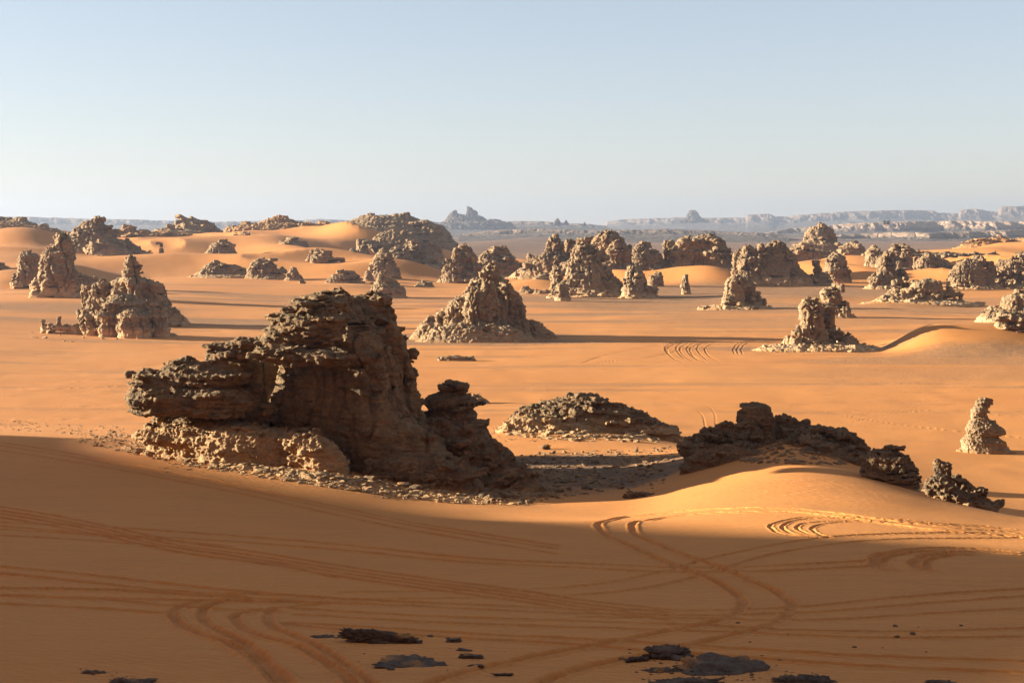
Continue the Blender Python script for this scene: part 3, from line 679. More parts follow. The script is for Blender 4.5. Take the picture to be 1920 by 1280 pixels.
# ------------------------------------------------------------------ ridge of dark rocks on the right hand dune, and neighbours
rock('boulder', 'big square dark boulder perched on the crest of the sand ridge', 106, [
    L([(755,1402,1428),(762,1390,1441),(778,1384,1448),(792,1384,1451),(803,1394,1450)], 0, .9, 3.2)],
    0.06, M_ROCK_DARK, 'boulder', nb=26, bs=(.5,1.5,.6), nc=8, inward=.6, seed=61, lump=.18, strata=.22, ls=.9, fine=.3, cells=.10, flat=1.8, blend=.2, crack=.4, dust=0, sink=.9, flo=9)
rock('rock_outcrop', 'dark jagged outcrop climbing towards the perched square boulder from the left', 105, [
    L([(797,1338,1384),(808,1318,1396),(822,1300,1402),(838,1285,1395),(850,1300,1385)], 0, .45, 2.6, 10, 2),
    L([(828,1276,1300),(838,1272,1330),(856,1290,1375)], -2, .5, 2.4), L([(836,1340,1400),(846,1310,1425),(862,1290,1440)], -4.5, .4, 2.2),
    L([(799,1390,1420),(812,1385,1428)], -.4, .7, 3)],
    0.07, M_ROCK_DARK, nb=150, bs=(.3,1.5,.28), tilt=.3, flo=9, seed=71, lump=.18, strata=.22, st_h=.4, ls=1.0, fine=.5, cells=.10, flat=1.8, blend=.2, dust=.3, sink=.8)
rock('rock_pile', 'pile of dark rounded rocks immediately right of the perched square boulder', 107, [
    L([(777,1462,1478),(786,1453,1488),(800,1450,1492)], .5, .8), L([(784,1478,1494),(792,1476,1500),(804,1470,1504)], 0, .8), L([(790,1499,1516),(797,1494,1520),(808,1490,1524)], 0, .8), L([(800,1440,1530),(812,1430,1540)], 0, .4)],
    0.06, M_ROCK_DARK, nb=70, bs=(.3,1.0,.4), tilt=.4, flo=9, seed=81, lump=.18, strata=.22, ls=.7, fine=.5, cells=.10, flat=1.8, blend=.12, dust=.1, sink=.8)
rock('rock_outcrop', 'long dark craggy outcrop sloping down right of the ridge crest', 103, [
    L([(800,1524,1548),(806,1516,1580),(816,1500,1594),(830,1490,1612),(842,1500,1622)], 1, .35, 2.6, -20, 2.2),
    L([(812,1570,1596),(826,1575,1618),(840,1590,1627),(856,1600,1626)], 0, .6, 2.6),
    L([(826,1500,1530),(845,1520,1560),(860,1530,1590)], -1.5, .4, 2.4), L([(842,1500,1600),(856,1490,1630),(872,1520,1640)], -4, .35, 2.2), L([(812,1488,1530),(826,1470,1540)], .5, .5)],
    0.07, M_ROCK_DARK, nb=150, bs=(.3,1.6,.26), tilt=.25, flo=9, seed=91, lump=.18, strata=.22, st_h=.4, ls=1.0, fine=.5, cells=.10, flat=1.8, blend=.2, dust=.35, sink=.8)
rock('rock_block', 'broad rounded dark block at the lower right end of the sand ridge', 90, [
    L([(848,1625,1690),(854,1616,1704),(870,1615,1712),(890,1616,1720),(914,1640,1724)], 0, .55, 3, -15)],
    0.06, M_ROCK_DARK, nb=70, bs=(.4,1.4,.35), nc=40, inward=.6, tilt=.1, flo=9, seed=101, lump=.18, strata=.22, st_h=.6, ls=1.2, fine=.35, cells=.08, blend=.3, dust=.15, pale=.4)
rock('standing_slab', 'upright pointed slab leaning left on the dune crest', 84, [
    L([(861,1752,1762),(868,1750,1777),(890,1750,1780),(905,1757,1788),(922,1770,1800)], 0, .55, 2.6, -10)],
    0.05, M_ROCK_DARK, nb=24, bs=(.3,.9,.5), inward=.6, flo=9, seed=111, lump=.18, strata=.22, ls=.8, fine=.35, cells=.10, flat=1.8, blend=.15, dust=.05, pale=.5)
rock('rock_wedge', 'low dark wedge of rock trailing right from the upright slab', 84, [
    L([(892,1786,1800),(905,1786,1818),(922,1784,1840),(940,1780,1858)], 1.2, .5, 2.4), L([(898,1736,1758),(912,1732,1775),(930,1745,1810),(950,1790,1868)], -.8, .45, 2.3, -25)],
    0.055, M_ROCK_DARK, nb=70, bs=(.3,1.2,.24), tilt=.25, flo=9, seed=121, lump=.18, strata=.22, st_h=.4, ls=.9, fine=.5, cells=.10, flat=1.8, blend=.25, dust=.3, pale=.4)
rock('rock_mound', 'low mound of pale broken slabs lit from the left beyond the hollow', 152, [
    L([(746,1048,1112),(752,1015,1148),(762,990,1180),(776,968,1214),(790,950,1243),(802,942,1264),(806,960,1266)], 2, .32, 2.0, -8, 3.2),
    L([(775,985,1010),(790,955,1050),(806,935,1100)], -2.5, .4, 2.2)],
    0.10, M_ROCK_NEAR, flo=9, seed=131, lump=.3, strata=.5, st_h=.5, ls=1.3, fine=.4, cells=.12, flat=2.2, blend=.4, dust=.6, pale=.9, pale_h=.5, nb=330, bs=(.5, 3.0, .34), tilt=.16, inward=.45)
rock('rock_spire', 'isolated pale cairn-like spire with a beaked head at the right edge', 188, [
    L([(748,1833,1842),(754,1830,1845),(762,1828,1847),(768,1823,1849),(776,1822,1847),(784,1822,1853)], 0, .8),
    L([(753,1842,1855),(758,1842,1857)], 0, .7),
    L([(784,1822,1852),(795,1817,1868),(806,1814,1880),(812,1815,1884),(817,1818,1868)], 0, .7),
    L([(815,1812,1868),(824,1803,1878),(836,1804,1888),(846,1806,1893)], 0, .7), L([(840,1800,1890),(851,1793,1912)], 0, .6)],
    0.10, M_ROCK_MID, nb=60, bs=(.5,1.6,.5), nc=26, inward=.6, seed=141, lump=.2, strata=.35, st_h=.8, ls=1.1, fine=.45, cells=.18, flo=.2, flat=1.5, blend=.2, pale=.4)

# ------------------------------------------------------------------ formations on the plain
def R(label, r0, lobes, vox=None, name='rock_formation', mat=None, **kw):
    vox = vox * 0.9 if vox else r0 / 1422.0 * 0.75
    g = np.random.default_rng(int(r0 * 3 + lobes[0]['rows'][0][1])); k = r0 / 385.0; ex = kw.pop('extra', 9 if r0 > 640 else 3); scree = kw.pop('scree', True)
    X0 = min(r[1] for l in lobes for r in l['rows']); X1 = max(r[2] for l in lobes for r in l['rows']); Y0 = min(r[0] for l in lobes for r in l['rows']); Y1 = max(r[0] for l in lobes for r in l['rows']); Wd = X1 - X0; Hd = Y1 - Y0
    if Wd > 26 and Hd > 14:
        lobes = list(lobes); m0 = min(Wd * .12, 26)
        if scree: lobes.append(L([(Y1 - .07 * Hd - 1, X0 + .1 * Wd, X1 - .1 * Wd), (Y1 + 1, X0 - m0 * .6, X1 + m0)], -.06 * Wd * r0 / F, min(.5, 30.0 / Wd + .2), 2.2))       # scree
        for e in range(ex):
            wq = g.uniform(.05, .12) * min(Wd, 90); cq = g.uniform(X0 + wq, X1 + .04 * Wd); tq = Y1 - Hd * g.uniform(.14, .42 if r0 < 640 else .62)
            lobes.append(L([(tq, cq - wq * .5, cq + wq * .4), (tq + .12 * Hd, cq - wq, cq + wq * .9), (Y1, cq - wq * 1.25, cq + wq * 1.2)], g.uniform(-.3, .1) * Wd * r0 / F * .5, .9))
        kw.setdefault('nb', int(min(90, 16 + Wd * Hd / 110))); kw.setdefault('nc', kw['nb'] // 3)
    else: kw.setdefault('nb', 14)
    kw.setdefault('bs', (.8 * k, 3.4 * k, 1.0 * k) if Hd > 30 else (.5 * k, 1.8 * k, .6 * k)); kw.setdefault('tilt', .16); kw.setdefault('inward', .6)
    if mat is None: mat = M_ROCK_MID if r0 < 640 else M_ROCK_FAR
    kw.setdefault('seed', int(r0 * 1.7 + lobes[0]['rows'][0][1]) % 997); kw.setdefault('pale', .5)
    kw.setdefault('cells', .13 if r0 < 950 else .12); kw.setdefault('lump', .42 if r0 < 950 else .3); kw.setdefault('fine', .36); kw.setdefault('blend', vox * 1.8); kw.setdefault('crack', 1.0 if r0 < 950 else .6)
    kw.setdefault('strata', .5)
    return rock(name, label, r0, lobes, vox, mat, **kw)

R('domed rock cluster with a line of small pillars on the plain at left', 383, [
    L([(550,210,232),(555,203,255),(568,193,270),(588,187,281),(612,187,285),(634,192,285)], 0, .8), L([(580,230,262),(592,222,276),(612,220,282),(634,222,283)], -6, .8), L([(566,196,222),(585,190,216),(602,188,213)], -5, .8),
    L([(569,288,300),(580,285,308),(600,285,312),(620,287,318),(634,290,320)], -2, .9), L([(606,311,318),(618,311,321),(635,308,322)], 1), L([(625,315,330),(634,315,340)], 2),
    L([(582,150,164),(595,149,175),(615,152,182),(634,157,181)], -2), L([(580,143,152),(605,146,156),(630,150,160)], 3), L([(588,183,189),(600,180,191),(634,178,194)], 2),
    L([(594,107,115),(602,106,116),(612,105,117),(622,104,118),(634,100,120)], -1), L([(601,76,82),(609,77,86),(618,76,90),(634,70,95)], 0, .8), L([(606,90,100),(615,88,104),(634,84,108)], -1), L([(622,56,62),(634,52,68)], 0),  L([(606,86,100),(620,84,106)], 1), L([(608,135,148),(634,132,155)], 0), L([(608,118,134),(634,118,138)], 0, .7),
    L([(628,32,42),(635,30,60)], 0), L([(634,55,280),(639,60,325)], -4, .10, 2.4)], vox=.24, seed=5, pale=.9, extra=0, scree=False)
R('steep peaked rock with a pointed head behind the domed cluster', 425, [
    L([(478,238,252),(484,235,256),(492,235,256),(499,236,253)], 0, .9), L([(499,233,258),(506,230,262),(518,228,266),(530,226,272)], 0, .8),
    L([(515,222,270),(528,214,284),(545,208,300),(565,204,316),(580,190,322)], 4, .7), L([(520,236,254),(540,240,262),(552,242,266)], -5, .9),
    L([(530,278,296),(548,284,308),(575,290,318)], 0, .7), L([(540,300,306),(549,306,314),(560,305,318)], 2)], vox=.28, seed=9)
R('leaning rounded lobe at the left foot of the peaked rock', 428, [L([(527,182,208),(533,174,214),(545,170,212),(560,166,206),(580,162,196)], 0, .7, 2.4)], vox=.26, seed=14)
R('small egg shaped pillar left of the leaning lobe', 432, [L([(536,156,168),(545,152,171),(558,152,170),(570,155,166)], 0, .9, 2.2)], vox=.26, seed=15, cells=.2, pale=.8, name='rock_pillar')
R('tall split tower with a knobbed head rising at far left', 530, [
    L([(438,108,122),(444,104,128),(455,104,131),(462,103,134)], 2, .8), L([(458,96,136),(470,86,141),(482,82,140),(495,80,138)], 1, .7),
    L([(484,78,108),(500,76,112),(530,74,113),(562,72,108)], -2, .8), L([(486,110,137),(500,111,139),(530,113,148),(562,117,150)], -1, .8),
    L([(545,55,76),(568,52,95)], -4, .6), L([(510,140,152),(540,140,162),(560,140,160)], 5)], vox=.34, seed=19, crack=.9, pale=.8)
R('dark slope trailing right behind the tall split tower', 575, [L([(514,140,158),(522,140,180),(532,140,194),(545,150,205),(556,150,205)], 0, .35, 2.2)], vox=.4)
R('blocky pillar left of the tall split tower', 600, [L([(474,42,62),(480,36,72),(500,33,77),(522,31,76),(542,32,62)], 0, .8, 3), L([(512,22,31),(540,19,34)], -3)], vox=.4, pale=.8)
R('low dark rock cut by the left edge of the picture', 640, [L([(500,-60,26),(512,-60,31),(545,-60,24)], 0, .5)])
R('broad craggy hill top at upper left corner of the dunes', 1120, [L([(405,-90,4),(413,-90,30)], 10, .4), L([(411,20,50),(418,-90,64),(430,-90,84),(440,-90,102)], 0, .5, 2.2, 0, 40)], vox=.8)
R('conical peak of banded rock with a long right tail', 845, [
    L([(411,166,187),(418,152,194),(430,139,204),(445,131,215)], 0, .7), L([(440,130,220),(452,128,240),(465,140,262),(480,160,285),(492,200,302)], 4, .4, 2.2, 0, 16), L([(470,205,250),(485,215,290),(498,225,302)], -12, .4, 2.2, 0, 12), L([(455,168,215),(466,165,225)], -14, .5)], vox=.55)
R('flat capped hill of dark rock left of the orange summit', 1250, [L([(411,344,374),(416,334,394),(424,322,404),(431,312,414)], 0, .6, 2.4), L([(428,300,330),(436,268,338),(446,258,338),(458,262,330)], -20, .5)], vox=.8)
R('wedge shaped dark rock half buried in the dune slope', 905, [L([(452,404,432),(458,397,438),(470,388,442),(482,380,446)], 0, .6)])
R('tiny dark rock alone on the dune below the capped hill', 860, [L([(490,336,352),(498,333,362)], 0, .6)], name='boulder', cat='boulder')
R('scattered low rocks strung across the left dune', 735, [L([(489,396,412),(497,384,424),(510,370,440),(517,362,446)], 0, .35, 2.2), L([(497,420,450),(507,418,464)], 0, .4)])
R('low dark mound at the centre of the left dune', 730, [L([(485,482,500),(491,472,512),(503,465,520),(520,460,536)], 0, .5)])
R('small rounded dark rock right of the low mound', 720, [L([(504,544,556),(512,540,561),(521,536,563)], 0, .7)], name='boulder', cat='boulder')
R('tiny rock on the dune edge above the great rock', 690, [L([(526,562,570),(532,560,572)], 0, .7)], name='boulder', cat='boulder')
R('orange summit capped with a thin band of rock', 1400, [L([(407,506,536),(411,496,548),(420,482,566),(432,468,590),(442,440,600)], 0, .45, 2.2, 0, 50)], vox=.95, dust=1.0, sand=1.0, mat=M_ROCK_FAR)
R('long dark rocky mountain shoulder centre left on the horizon', 1300, [
    L([(401,736,750),(404,690,768),(409,668,784),(418,645,800),(432,615,826),(448,595,850),(462,610,858)], 0, .45, 2.2, 0, 60), L([(416,780,812),(424,790,830),(436,800,842),(455,800,856),(490,800,862)], -15, .7), L([(415,606,616),(425,600,630)], -10)], vox=.95, st_h=5)
R('knobbly dark hill in front of the mountain shoulder', 1040, [L([(431,728,745),(437,712,764),(446,700,782),(458,690,800),(472,700,812),(492,720,822)], 0, .45, 2.3, 0, 32), L([(447,670,682),(458,668,688),(468,670,690)], -6), L([(455,800,815),(480,798,825),(500,800,835)], -6)], vox=.75)
R('broken lower crags at the foot of the knobbly hill', 930, [L([(463,735,758),(475,728,772),(492,725,785)], 0, .5), L([(458,760,780),(480,760,795),(498,765,805)], 6), L([(470,790,812),(500,790,825)], 6)])
R('split rounded block with sand drifted against its left side', 960, [L([(451,540,562),(458,535,576),(470,536,579),(488,545,572)], 0, .7), L([(451,526,540),(462,518,545),(476,512,535)], 4, .7)])
R('pale rock column with a dark tail on the dune', 800, [L([(472,592,602),(484,582,605),(498,581,607),(514,585,618)], 0, .7), L([(487,606,618),(498,608,636),(512,605,655)], 4, .35), L([(470,580,590),(488,574,592)], 8)])
R('small pair of dark rocks joined by a low ridge', 990, [L([(468,625,633),(480,623,640)], 0), L([(466,656,667),(480,652,678)], 0), L([(475,636,655),(481,630,662)], 0, .4)])
R('pointed fluted pyramid rock behind the small domes', 745, [L([(465,714,722),(474,707,731),(490,698,738),(505,694,744),(522,692,750)], 0, .8)])
R('broad slumped rock mass behind the great summit', 690, [L([(509,652,664),(515,645,672),(528,640,684),(545,640,698)], 0, .6), L([(512,630,650),(522,614,655),(535,606,660),(546,602,668)], -4, .6)])
R('short stub of rock between slumped mass and pyramid', 715, [L([(508,685,694),(518,682,700),(534,681,706)], 0)])
R('low dome crowned by a thin spike', 600, [L([(508,713,717),(518,709,721),(527,706,726),(534,702,734)], -2, .7), L([(530,702,745),(538,698,756),(548,697,761),(557,697,762)], 0, .6), L([(526,737,745),(534,735,748)], 0)], vox=.4, cells=.25)
R('low heap of dark broken rock beside the spiked dome', 690, [L([(528,783,792),(534,778,800),(541,772,818)], 0, .5), L([(532,800,812),(541,798,818)], 0)])
R('small pillar standing before the knobbly hill', 880, [L([(500,801,810),(507,800,813),(520,802,812)], 0)], name='rock_pillar')
R('twin topped crag with a slender left pinnacle', 740, [L([(466,852,855),(475,848,861),(488,846,866),(500,842,870)], -4), L([(462,868,878),(468,862,886),(482,859,893),(500,856,900),(528,850,905)], 2), L([(505,838,885),(520,824,890),(532,816,895)], -3, .6)])
R('cluster of crags with three blunt heads left of centre', 820, [L([(470,909,917),(480,898,930),(495,896,945),(520,905,950)], 0), L([(462,921,931),(475,916,938),(500,912,945)], 2), L([(465,941,952),(478,938,960),(505,935,966)], 2), L([(480,955,966),(492,953,972),(512,950,976)], 0)])
R('great lumpy pyramid of rock standing on the central plain', 385, [
    L([(494,918,928),(500,914,934),(512,911,936),(522,908,938)], 0, .9, 2.4), L([(518,898,942),(528,886,948),(545,874,962),(565,864,974),(590,845,984),(615,826,990),(632,815,995)], 2, .75, 2.3),
    L([(555,850,872),(575,838,880),(600,832,880),(625,828,880)], -6, .9), L([(545,880,905),(565,872,910),(600,868,912),(625,870,915)], -9, .9), L([(530,905,925),(550,902,935),(580,900,935)], -8), L([(570,840,860),(590,818,850),(612,808,850),(630,800,860)], -3),
    L([(528,938,950),(545,940,968),(575,945,985),(610,950,992),(630,950,996)], -2, .9), L([(593,802,812),(604,792,816),(620,778,830),(631,770,840)], -4, .7), L([(610,820,960),(626,800,985),(633,790,1000)], -12, .3, 2.3),
    L([(598,990,1002),(608,990,1015),(618,995,1030),(631,995,1048)], 0, .4)], vox=.23, extra=0, scree=False, seed=23, cells=.35, lump=.5, ls=3.2, flat=1.0, nb=110, pale=.25)
R('dark topped crag beside the orange sand gap', 800, [L([(441,1036,1048),(449,1028,1055),(462,1025,1060),(478,1015,1062)], 0), L([(452,1058,1072),(466,1055,1080),(490,1050,1084)], 4), L([(478,1005,1060),(490,990,1070),(504,978,1080)], -4, .5)])
R('tall central massif with a long skirt of shaded rock', 615, [
    L([(462,1082,1104),(472,1074,1112),(486,1070,1120),(500,1066,1128),(520,1066,1136),(550,1066,1150)], 0, .8), L([(478,1108,1122),(500,1108,1130),(530,1110,1140)], -2), L([(506,1130,1142),(520,1120,1156),(540,1080,1180),(556,1066,1200)], 2, .5, 2.3), L([(498,1064,1076),(530,1060,1080),(552,1060,1085)], -4)], vox=.42)
R('blunt shaded tower at the right end of the central massif', 605, [L([(501,1180,1198),(508,1173,1206),(520,1171,1210),(538,1168,1216),(556,1164,1226)], 0, .8)], vox=.4)
R('thin upright slab at the left of the central massif', 595, [L([(488,1038,1045),(500,1035,1050),(520,1033,1056),(540,1031,1058),(552,1031,1060)], 0, .6)], vox=.38, name='rock_pillar')
R('square pale based block in front of the thin upright slab', 572, [L([(527,1052,1064),(533,1046,1066),(545,1041,1067),(563,1042,1068)], 0, .8, 3)], vox=.36, pale=.9, name='rock_block')
R('rugged peak behind the central massif', 770, [L([(430,1131,1143),(436,1120,1156),(446,1112,1168),(458,1106,1174),(475,1106,1172)], 0, .6), L([(452,1078,1102),(462,1074,1115),(478,1070,1120)], 4, .5), L([(458,1140,1175),(470,1136,1180),(486,1140,1182),(494,1148,1178)], -8, .5), L([(450,1060,1075),(470,1058,1080)], 6)])
R('small crags between the central massif and the broad cliff', 835, [L([(459,1192,1206),(468,1186,1214),(482,1182,1224),(502,1184,1232)], 0), L([(470,1216,1236),(482,1214,1243),(500,1205,1245)], 3)])
R('broad rugged cliff above the orange sand slope', 770, [
    L([(438,1314,1320),(444,1302,1348),(452,1278,1356),(462,1262,1364),(474,1254,1372),(490,1262,1380)], 0, .5, 2.5), L([(444,1278,1292),(456,1268,1296),(480,1262,1300)], -5), L([(455,1243,1266),(468,1240,1272),(488,1240,1280)], 5, .6), L([(446,1328,1350),(462,1330,1362),(485,1330,1372)], -6),
    L([(470,1320,1380),(490,1326,1392),(510,1334,1404),(528,1345,1410)], -10, .5)], vox=.5, st_h=6)
R('massive shaded cliff with tower topped crest right of centre', 700, [
    L([(450,1450,1462),(455,1440,1472),(468,1432,1480),(485,1424,1490),(510,1410,1506),(530,1400,1524),(543,1400,1536)], 0, .55, 2.4), L([(461,1396,1408),(470,1392,1414),(500,1385,1425),(538,1375,1440)], -2), L([(459,1420,1432),(475,1416,1438),(510,1410,1440)], -3), L([(470,1378,1392),(500,1372,1400),(538,1365,1410)], 2)], vox=.46)
R('small squat rock under the orange sand slope', 690, [L([(511,1226,1239),(518,1215,1243),(530,1213,1244),(541,1217,1244)], 0)])
R('lone pointed tooth in front of the orange slope', 630, [L([(515,1281,1285),(523,1278,1289),(535,1276,1293),(552,1278,1296)], 0, .6)], name='rock_pillar')
R('square topped block with a shaded right shoulder', 520, [L([(515,1374,1388),(521,1365,1396),(540,1359,1397),(560,1356,1395),(576,1352,1390)], 0, .8), L([(517,1393,1403),(530,1391,1407),(548,1390,1420),(566,1385,1434)], 4, .6), L([(572,1335,1360),(577,1320,1420)], -2, .2)], vox=.34, pale=.6, extra=0)
R('low pale boulders left of the thin slab', 690, [L([(514,1012,1032),(521,998,1034),(530,1000,1034)], 0, .6)])
R('low field of dark rubble left of the central massif', 640, [L([(537,978,990),(546,974,1005),(552,972,1040)], 0, .4, 2.2), L([(545,1005,1035),(555,990,1045)], -4, .4)], cells=.9)
R('castle like crag on the pale hill at right', 1150, [L([(421,1532,1551),(426,1522,1557),(436,1509,1561),(454,1505,1563)], 0, .6), L([(430,1560,1564),(452,1558,1567)], 0)], vox=.75, crack=1.0)
R('pale rounded hill beneath the castle like crag', 1120, [L([(452,1500,1570),(458,1486,1590),(470,1478,1600),(488,1476,1600),(500,1480,1600)], 0, .45, 2.2, 0, 30)], vox=.8)
R('rounded lumpy rock hill right of the castle crag', 1010, [L([(457,1580,1614),(463,1573,1620),(475,1572,1624),(488,1572,1628)], 0, .6)])
R('tall fluted dome on the sand right of the shaded cliff', 735, [L([(473,1563,1572),(479,1554,1581),(492,1547,1587),(510,1545,1590),(532,1552,1596)], 0, .8)])
R('small dark dome at the foot of the fluted dome', 700, [L([(511,1537,1549),(517,1532,1555),(532,1530,1558)], 0, .8)], name='boulder', cat='boulder')
R('egg topped column with a small rock at its left', 675, [L([(477,1656,1667),(484,1649,1673),(498,1646,1677),(506,1644,1678),(530,1646,1684)], 0), L([(515,1633,1640),(523,1628,1647),(537,1627,1648)], -3), L([(508,1678,1690),(535,1675,1698)], 4)])
R('row of shaded spires behind the egg topped column', 860, [L([(457,1674,1688),(468,1668,1698),(490,1668,1706)], 4), L([(456,1689,1697),(470,1690,1704),(490,1692,1714),(514,1694,1718)], 0), L([(461,1632,1644),(472,1624,1650),(485,1624,1660)], 10)])
R('group of pale fluted towers in the right background', 815, [L([(479,1731,1744),(488,1720,1751),(515,1716,1756)], 0), L([(488,1752,1778),(498,1746,1788),(518,1745,1792)], 4), L([(482,1712,1722),(515,1712,1724)], 6)])
R('wide weathered block with a domed top in the right background', 690, [L([(486,1807,1820),(493,1797,1838),(507,1782,1846),(528,1777,1850),(538,1776,1850)], 0, .7), L([(492,1841,1858),(508,1842,1864),(538,1845,1866)], 3), L([(497,1858,1868),(520,1856,1872)], 10)], pale=.8)
R('rough slope of rock at the right edge behind the plain', 705, [L([(480,1892,1980),(488,1872,1990),(508,1862,1990),(538,1862,1990)], 4, .4), L([(515,1866,1875),(538,1862,1880)], -6)])
R('sandy topped rocky hill at the far right', 1150, [L([(445,1856,1874),(451,1828,1894),(463,1795,1900),(478,1772,1905),(492,1768,1905)], 0, .45, 2.2, 0, 30), L([(450,1895,1985),(462,1900,1990)], 10, .4)], vox=.8, dust=.9, sand=.9)
R('layered block on a sandy pedestal with a pillar at its right', 545, [
    L([(523,1727,1750),(527,1712,1762),(540,1707,1767),(562,1712,1768)], 0, .7, 3), L([(525,1673,1690),(538,1669,1692),(550,1669,1695)], 3), L([(521,1692,1702),(545,1692,1706)], 4), L([(538,1775,1786),(548,1774,1791),(567,1773,1791)], 0),
    L([(545,1668,1720),(558,1645,1760),(567,1630,1770)], 0, .35, 2.2), L([(561,1795,1806),(567,1790,1812)], 0)], vox=.37, pale=.9, dust=.8)
R('two lobed rock behind the tall split pillar', 465, [L([(537,1556,1568),(544,1538,1572),(556,1536,1577),(572,1550,1584),(588,1553,1592)], 0, .8), L([(567,1580,1591),(576,1575,1595),(590,1565,1596)], -2)], vox=.31)
R('tall rounded pillar on a rubble bed right of centre', 350, [
    L([(556,1510,1524),(562,1504,1532),(576,1501,1540),(595,1500,1545),(612,1501,1548),(628,1505,1548)], 0, .8), L([(568,1543,1558),(576,1540,1565),(600,1540,1564),(640,1538,1566)], 3, .7), L([(624,1512,1535),(648,1509,1534)], 0, .9, 3), L([(624,1536,1552),(650,1536,1552)], -1),
    L([(611,1490,1500),(620,1485,1502),(634,1482,1503),(650,1480,1503)], -2), L([(630,1470,1481),(645,1466,1485)], 0), L([(627,1582,1600),(636,1572,1608),(650,1568,1614)], 0, .8), L([(645,1440,1620),(652,1432,1640)], -3, .14, 2.3), L([(616,1569,1575),(621,1569,1576)], 12)], vox=.22, seed=33, pale=.8, extra=0)
R('group of fluted columns at the right edge of the plain', 348, [L([(583,1872,1890),(590,1868,1894),(612,1866,1893),(636,1862,1890),(653,1860,1892)], 0), L([(585,1897,1910),(600,1893,1914),(650,1890,1918)], 1), L([(594,1914,1955),(620,1910,1970),(653,1908,1975)], 0, .7), L([(648,1850,1880),(658,1835,1980)], -4, .2)], vox=.22, seed=35, pale=.5)
R('squat block on a pale foot near the right edge', 450, [L([(549,1893,1945),(557,1880,1960),(572,1877,1962),(582,1876,1962)], 0, .6), L([(572,1858,1868),(581,1851,1876)], 0, .6)], vox=.3, pale=1.0)
R('long low broken ridge behind the central massif', 860, [L([(464,1096,1124),(472,1060,1180),(484,1030,1262),(505,1010,1290)], 0, .2, 2.2)], extra=16)
R('low rocky shelf between the shaded cliff and the pale hill', 930, [L([(464,1480,1510),(474,1400,1560),(490,1390,1620),(505,1390,1630)], 0, .2, 2.2)], extra=14)
R('long knobbly ridge running towards the right edge', 930, [L([(466,1660,1720),(476,1620,1860),(492,1600,1930),(508,1600,1940)], 0, .14, 2.2)], extra=24)
R('low stony rise below the flat capped hill', 1080, [L([(440,430,470),(447,410,500),(458,400,520)], 0, .3, 2.2)], extra=10)
R('scattered crags along the dune crest left of centre', 1000, [L([(452,300,400),(460,290,430),(470,290,430)], 0, .2, 2.2)], extra=10, dust=.9)
R('low crags in front of the broad rugged cliff', 730, [L([(505,1290,1340),(516,1270,1400),(530,1260,1420)], 0, .2, 2.2)], extra=12, dust=.9)
R('broad stony hill flank joining the conical peak and the capped hill', 1060, [L([(430,215,262),(438,200,330),(448,190,400),(466,190,420)], 0, .25, 2.2)], extra=12, dust=.9, sand=.5)
R('wide stony dune shoulder left of the mountain', 1230, [L([(413,490,560),(420,450,640),(430,420,690),(446,415,710)], 0, .25, 2.2)], extra=14, dust=.9, sand=.5)
R('rocky flank spilling from the upper left hill top', 1000, [L([(420,-80,60),(429,-80,108),(444,-80,135)], 0, .25, 2.2)], extra=8, dust=.9, sand=.4)
# low ledges on the plain
R('short dark hump right of the thin dark ledge at left', 246, [L([(751,150,172),(757,140,195)], 0, .3, 2.2)], vox=.13, name='rock_ledge', pale=.3, fine=.5, cells=.3, ls=.8, st_h=.3, flo=9)
R('thin dark ledge lying on the plain at the left edge', 246, [L([(746,-30,40),(750,-40,110),(754,-30,125)], 0, .16, 2.2)], flo=9, vox=.16, name='rock_ledge', pale=.3, fine=.5, cells=.7, ls=1.0, st_h=.3)
R('flat smear of rock low in the sand between rock and pyramid', 320, [L([(667,835,850),(669,822,885)], 0, .25, 2.2)], vox=.16, name='rock_ledge', ls=.8)
R('small dark hump behind the stacked slabs', 242, [L([(740,884,898),(748,880,912),(758,876,921)], 0, .6, 2.3)], vox=.15, name='boulder', cat='boulder', ls=1.0)

# far buttes on the skyline
R('distant castle shaped butte with two towers on the skyline', 6200, [
    L([(387,876,882),(390,875,885),(396,874,893),(402,874,898)], 0, .7), L([(394,848,857),(400,846,859)], 0, .8), L([(400,843,862),(406,840,905),(412,836,912),(418,830,918)], 0, .5), L([(412,915,940),(418,905,945)], 50, .5)], vox=4.2, extra=0, nb=0, nc=0, name='butte', cat='butte', mat=M_CLIFF, seed=77, pale=0, ls=30, crack=1, cells=.3)
R('distant rounded butte on the skyline right of centre', 9000, [L([(395,1294,1305),(401,1289,1309),(408,1284,1315),(414,1275,1325)], 0, .7)], vox=6, extra=0, nb=0, nc=0, name='butte', cat='butte', mat=M_CLIFF, seed=78, pale=0, ls=40, cells=.3)
R('cluster of tiny distant towers on the central skyline', 6000, [L([(411,1041,1049),(420,1038,1052)], 0), L([(412,1059,1063),(420,1057,1066)], 0)], vox=4, extra=0, nb=0, nc=0, name='butte', cat='butte', mat=M_CLIFF, seed=79, pale=0, ls=25, cells=.3)
R('speck of a tower right of the cluster of tiny towers', 6000, [L([(417,1094,1097),(422,1092,1100)], 0)], vox=4, extra=0, nb=0, nc=0, name='butte', cat='butte', mat=M_CLIFF, seed=80, pale=0, ls=25, cells=.3)
R('little pale notched butte on the dark plateau at right', 3600, [L([(413,1657,1660),(419,1655,1662)], 0), L([(413,1664,1668),(420,1655,1669)], 0)], vox=2.6, extra=0, nb=0, nc=0, name='butte', cat='butte', mat=M_CLIFF, seed=82, pale=.3, ls=14, cells=.3)

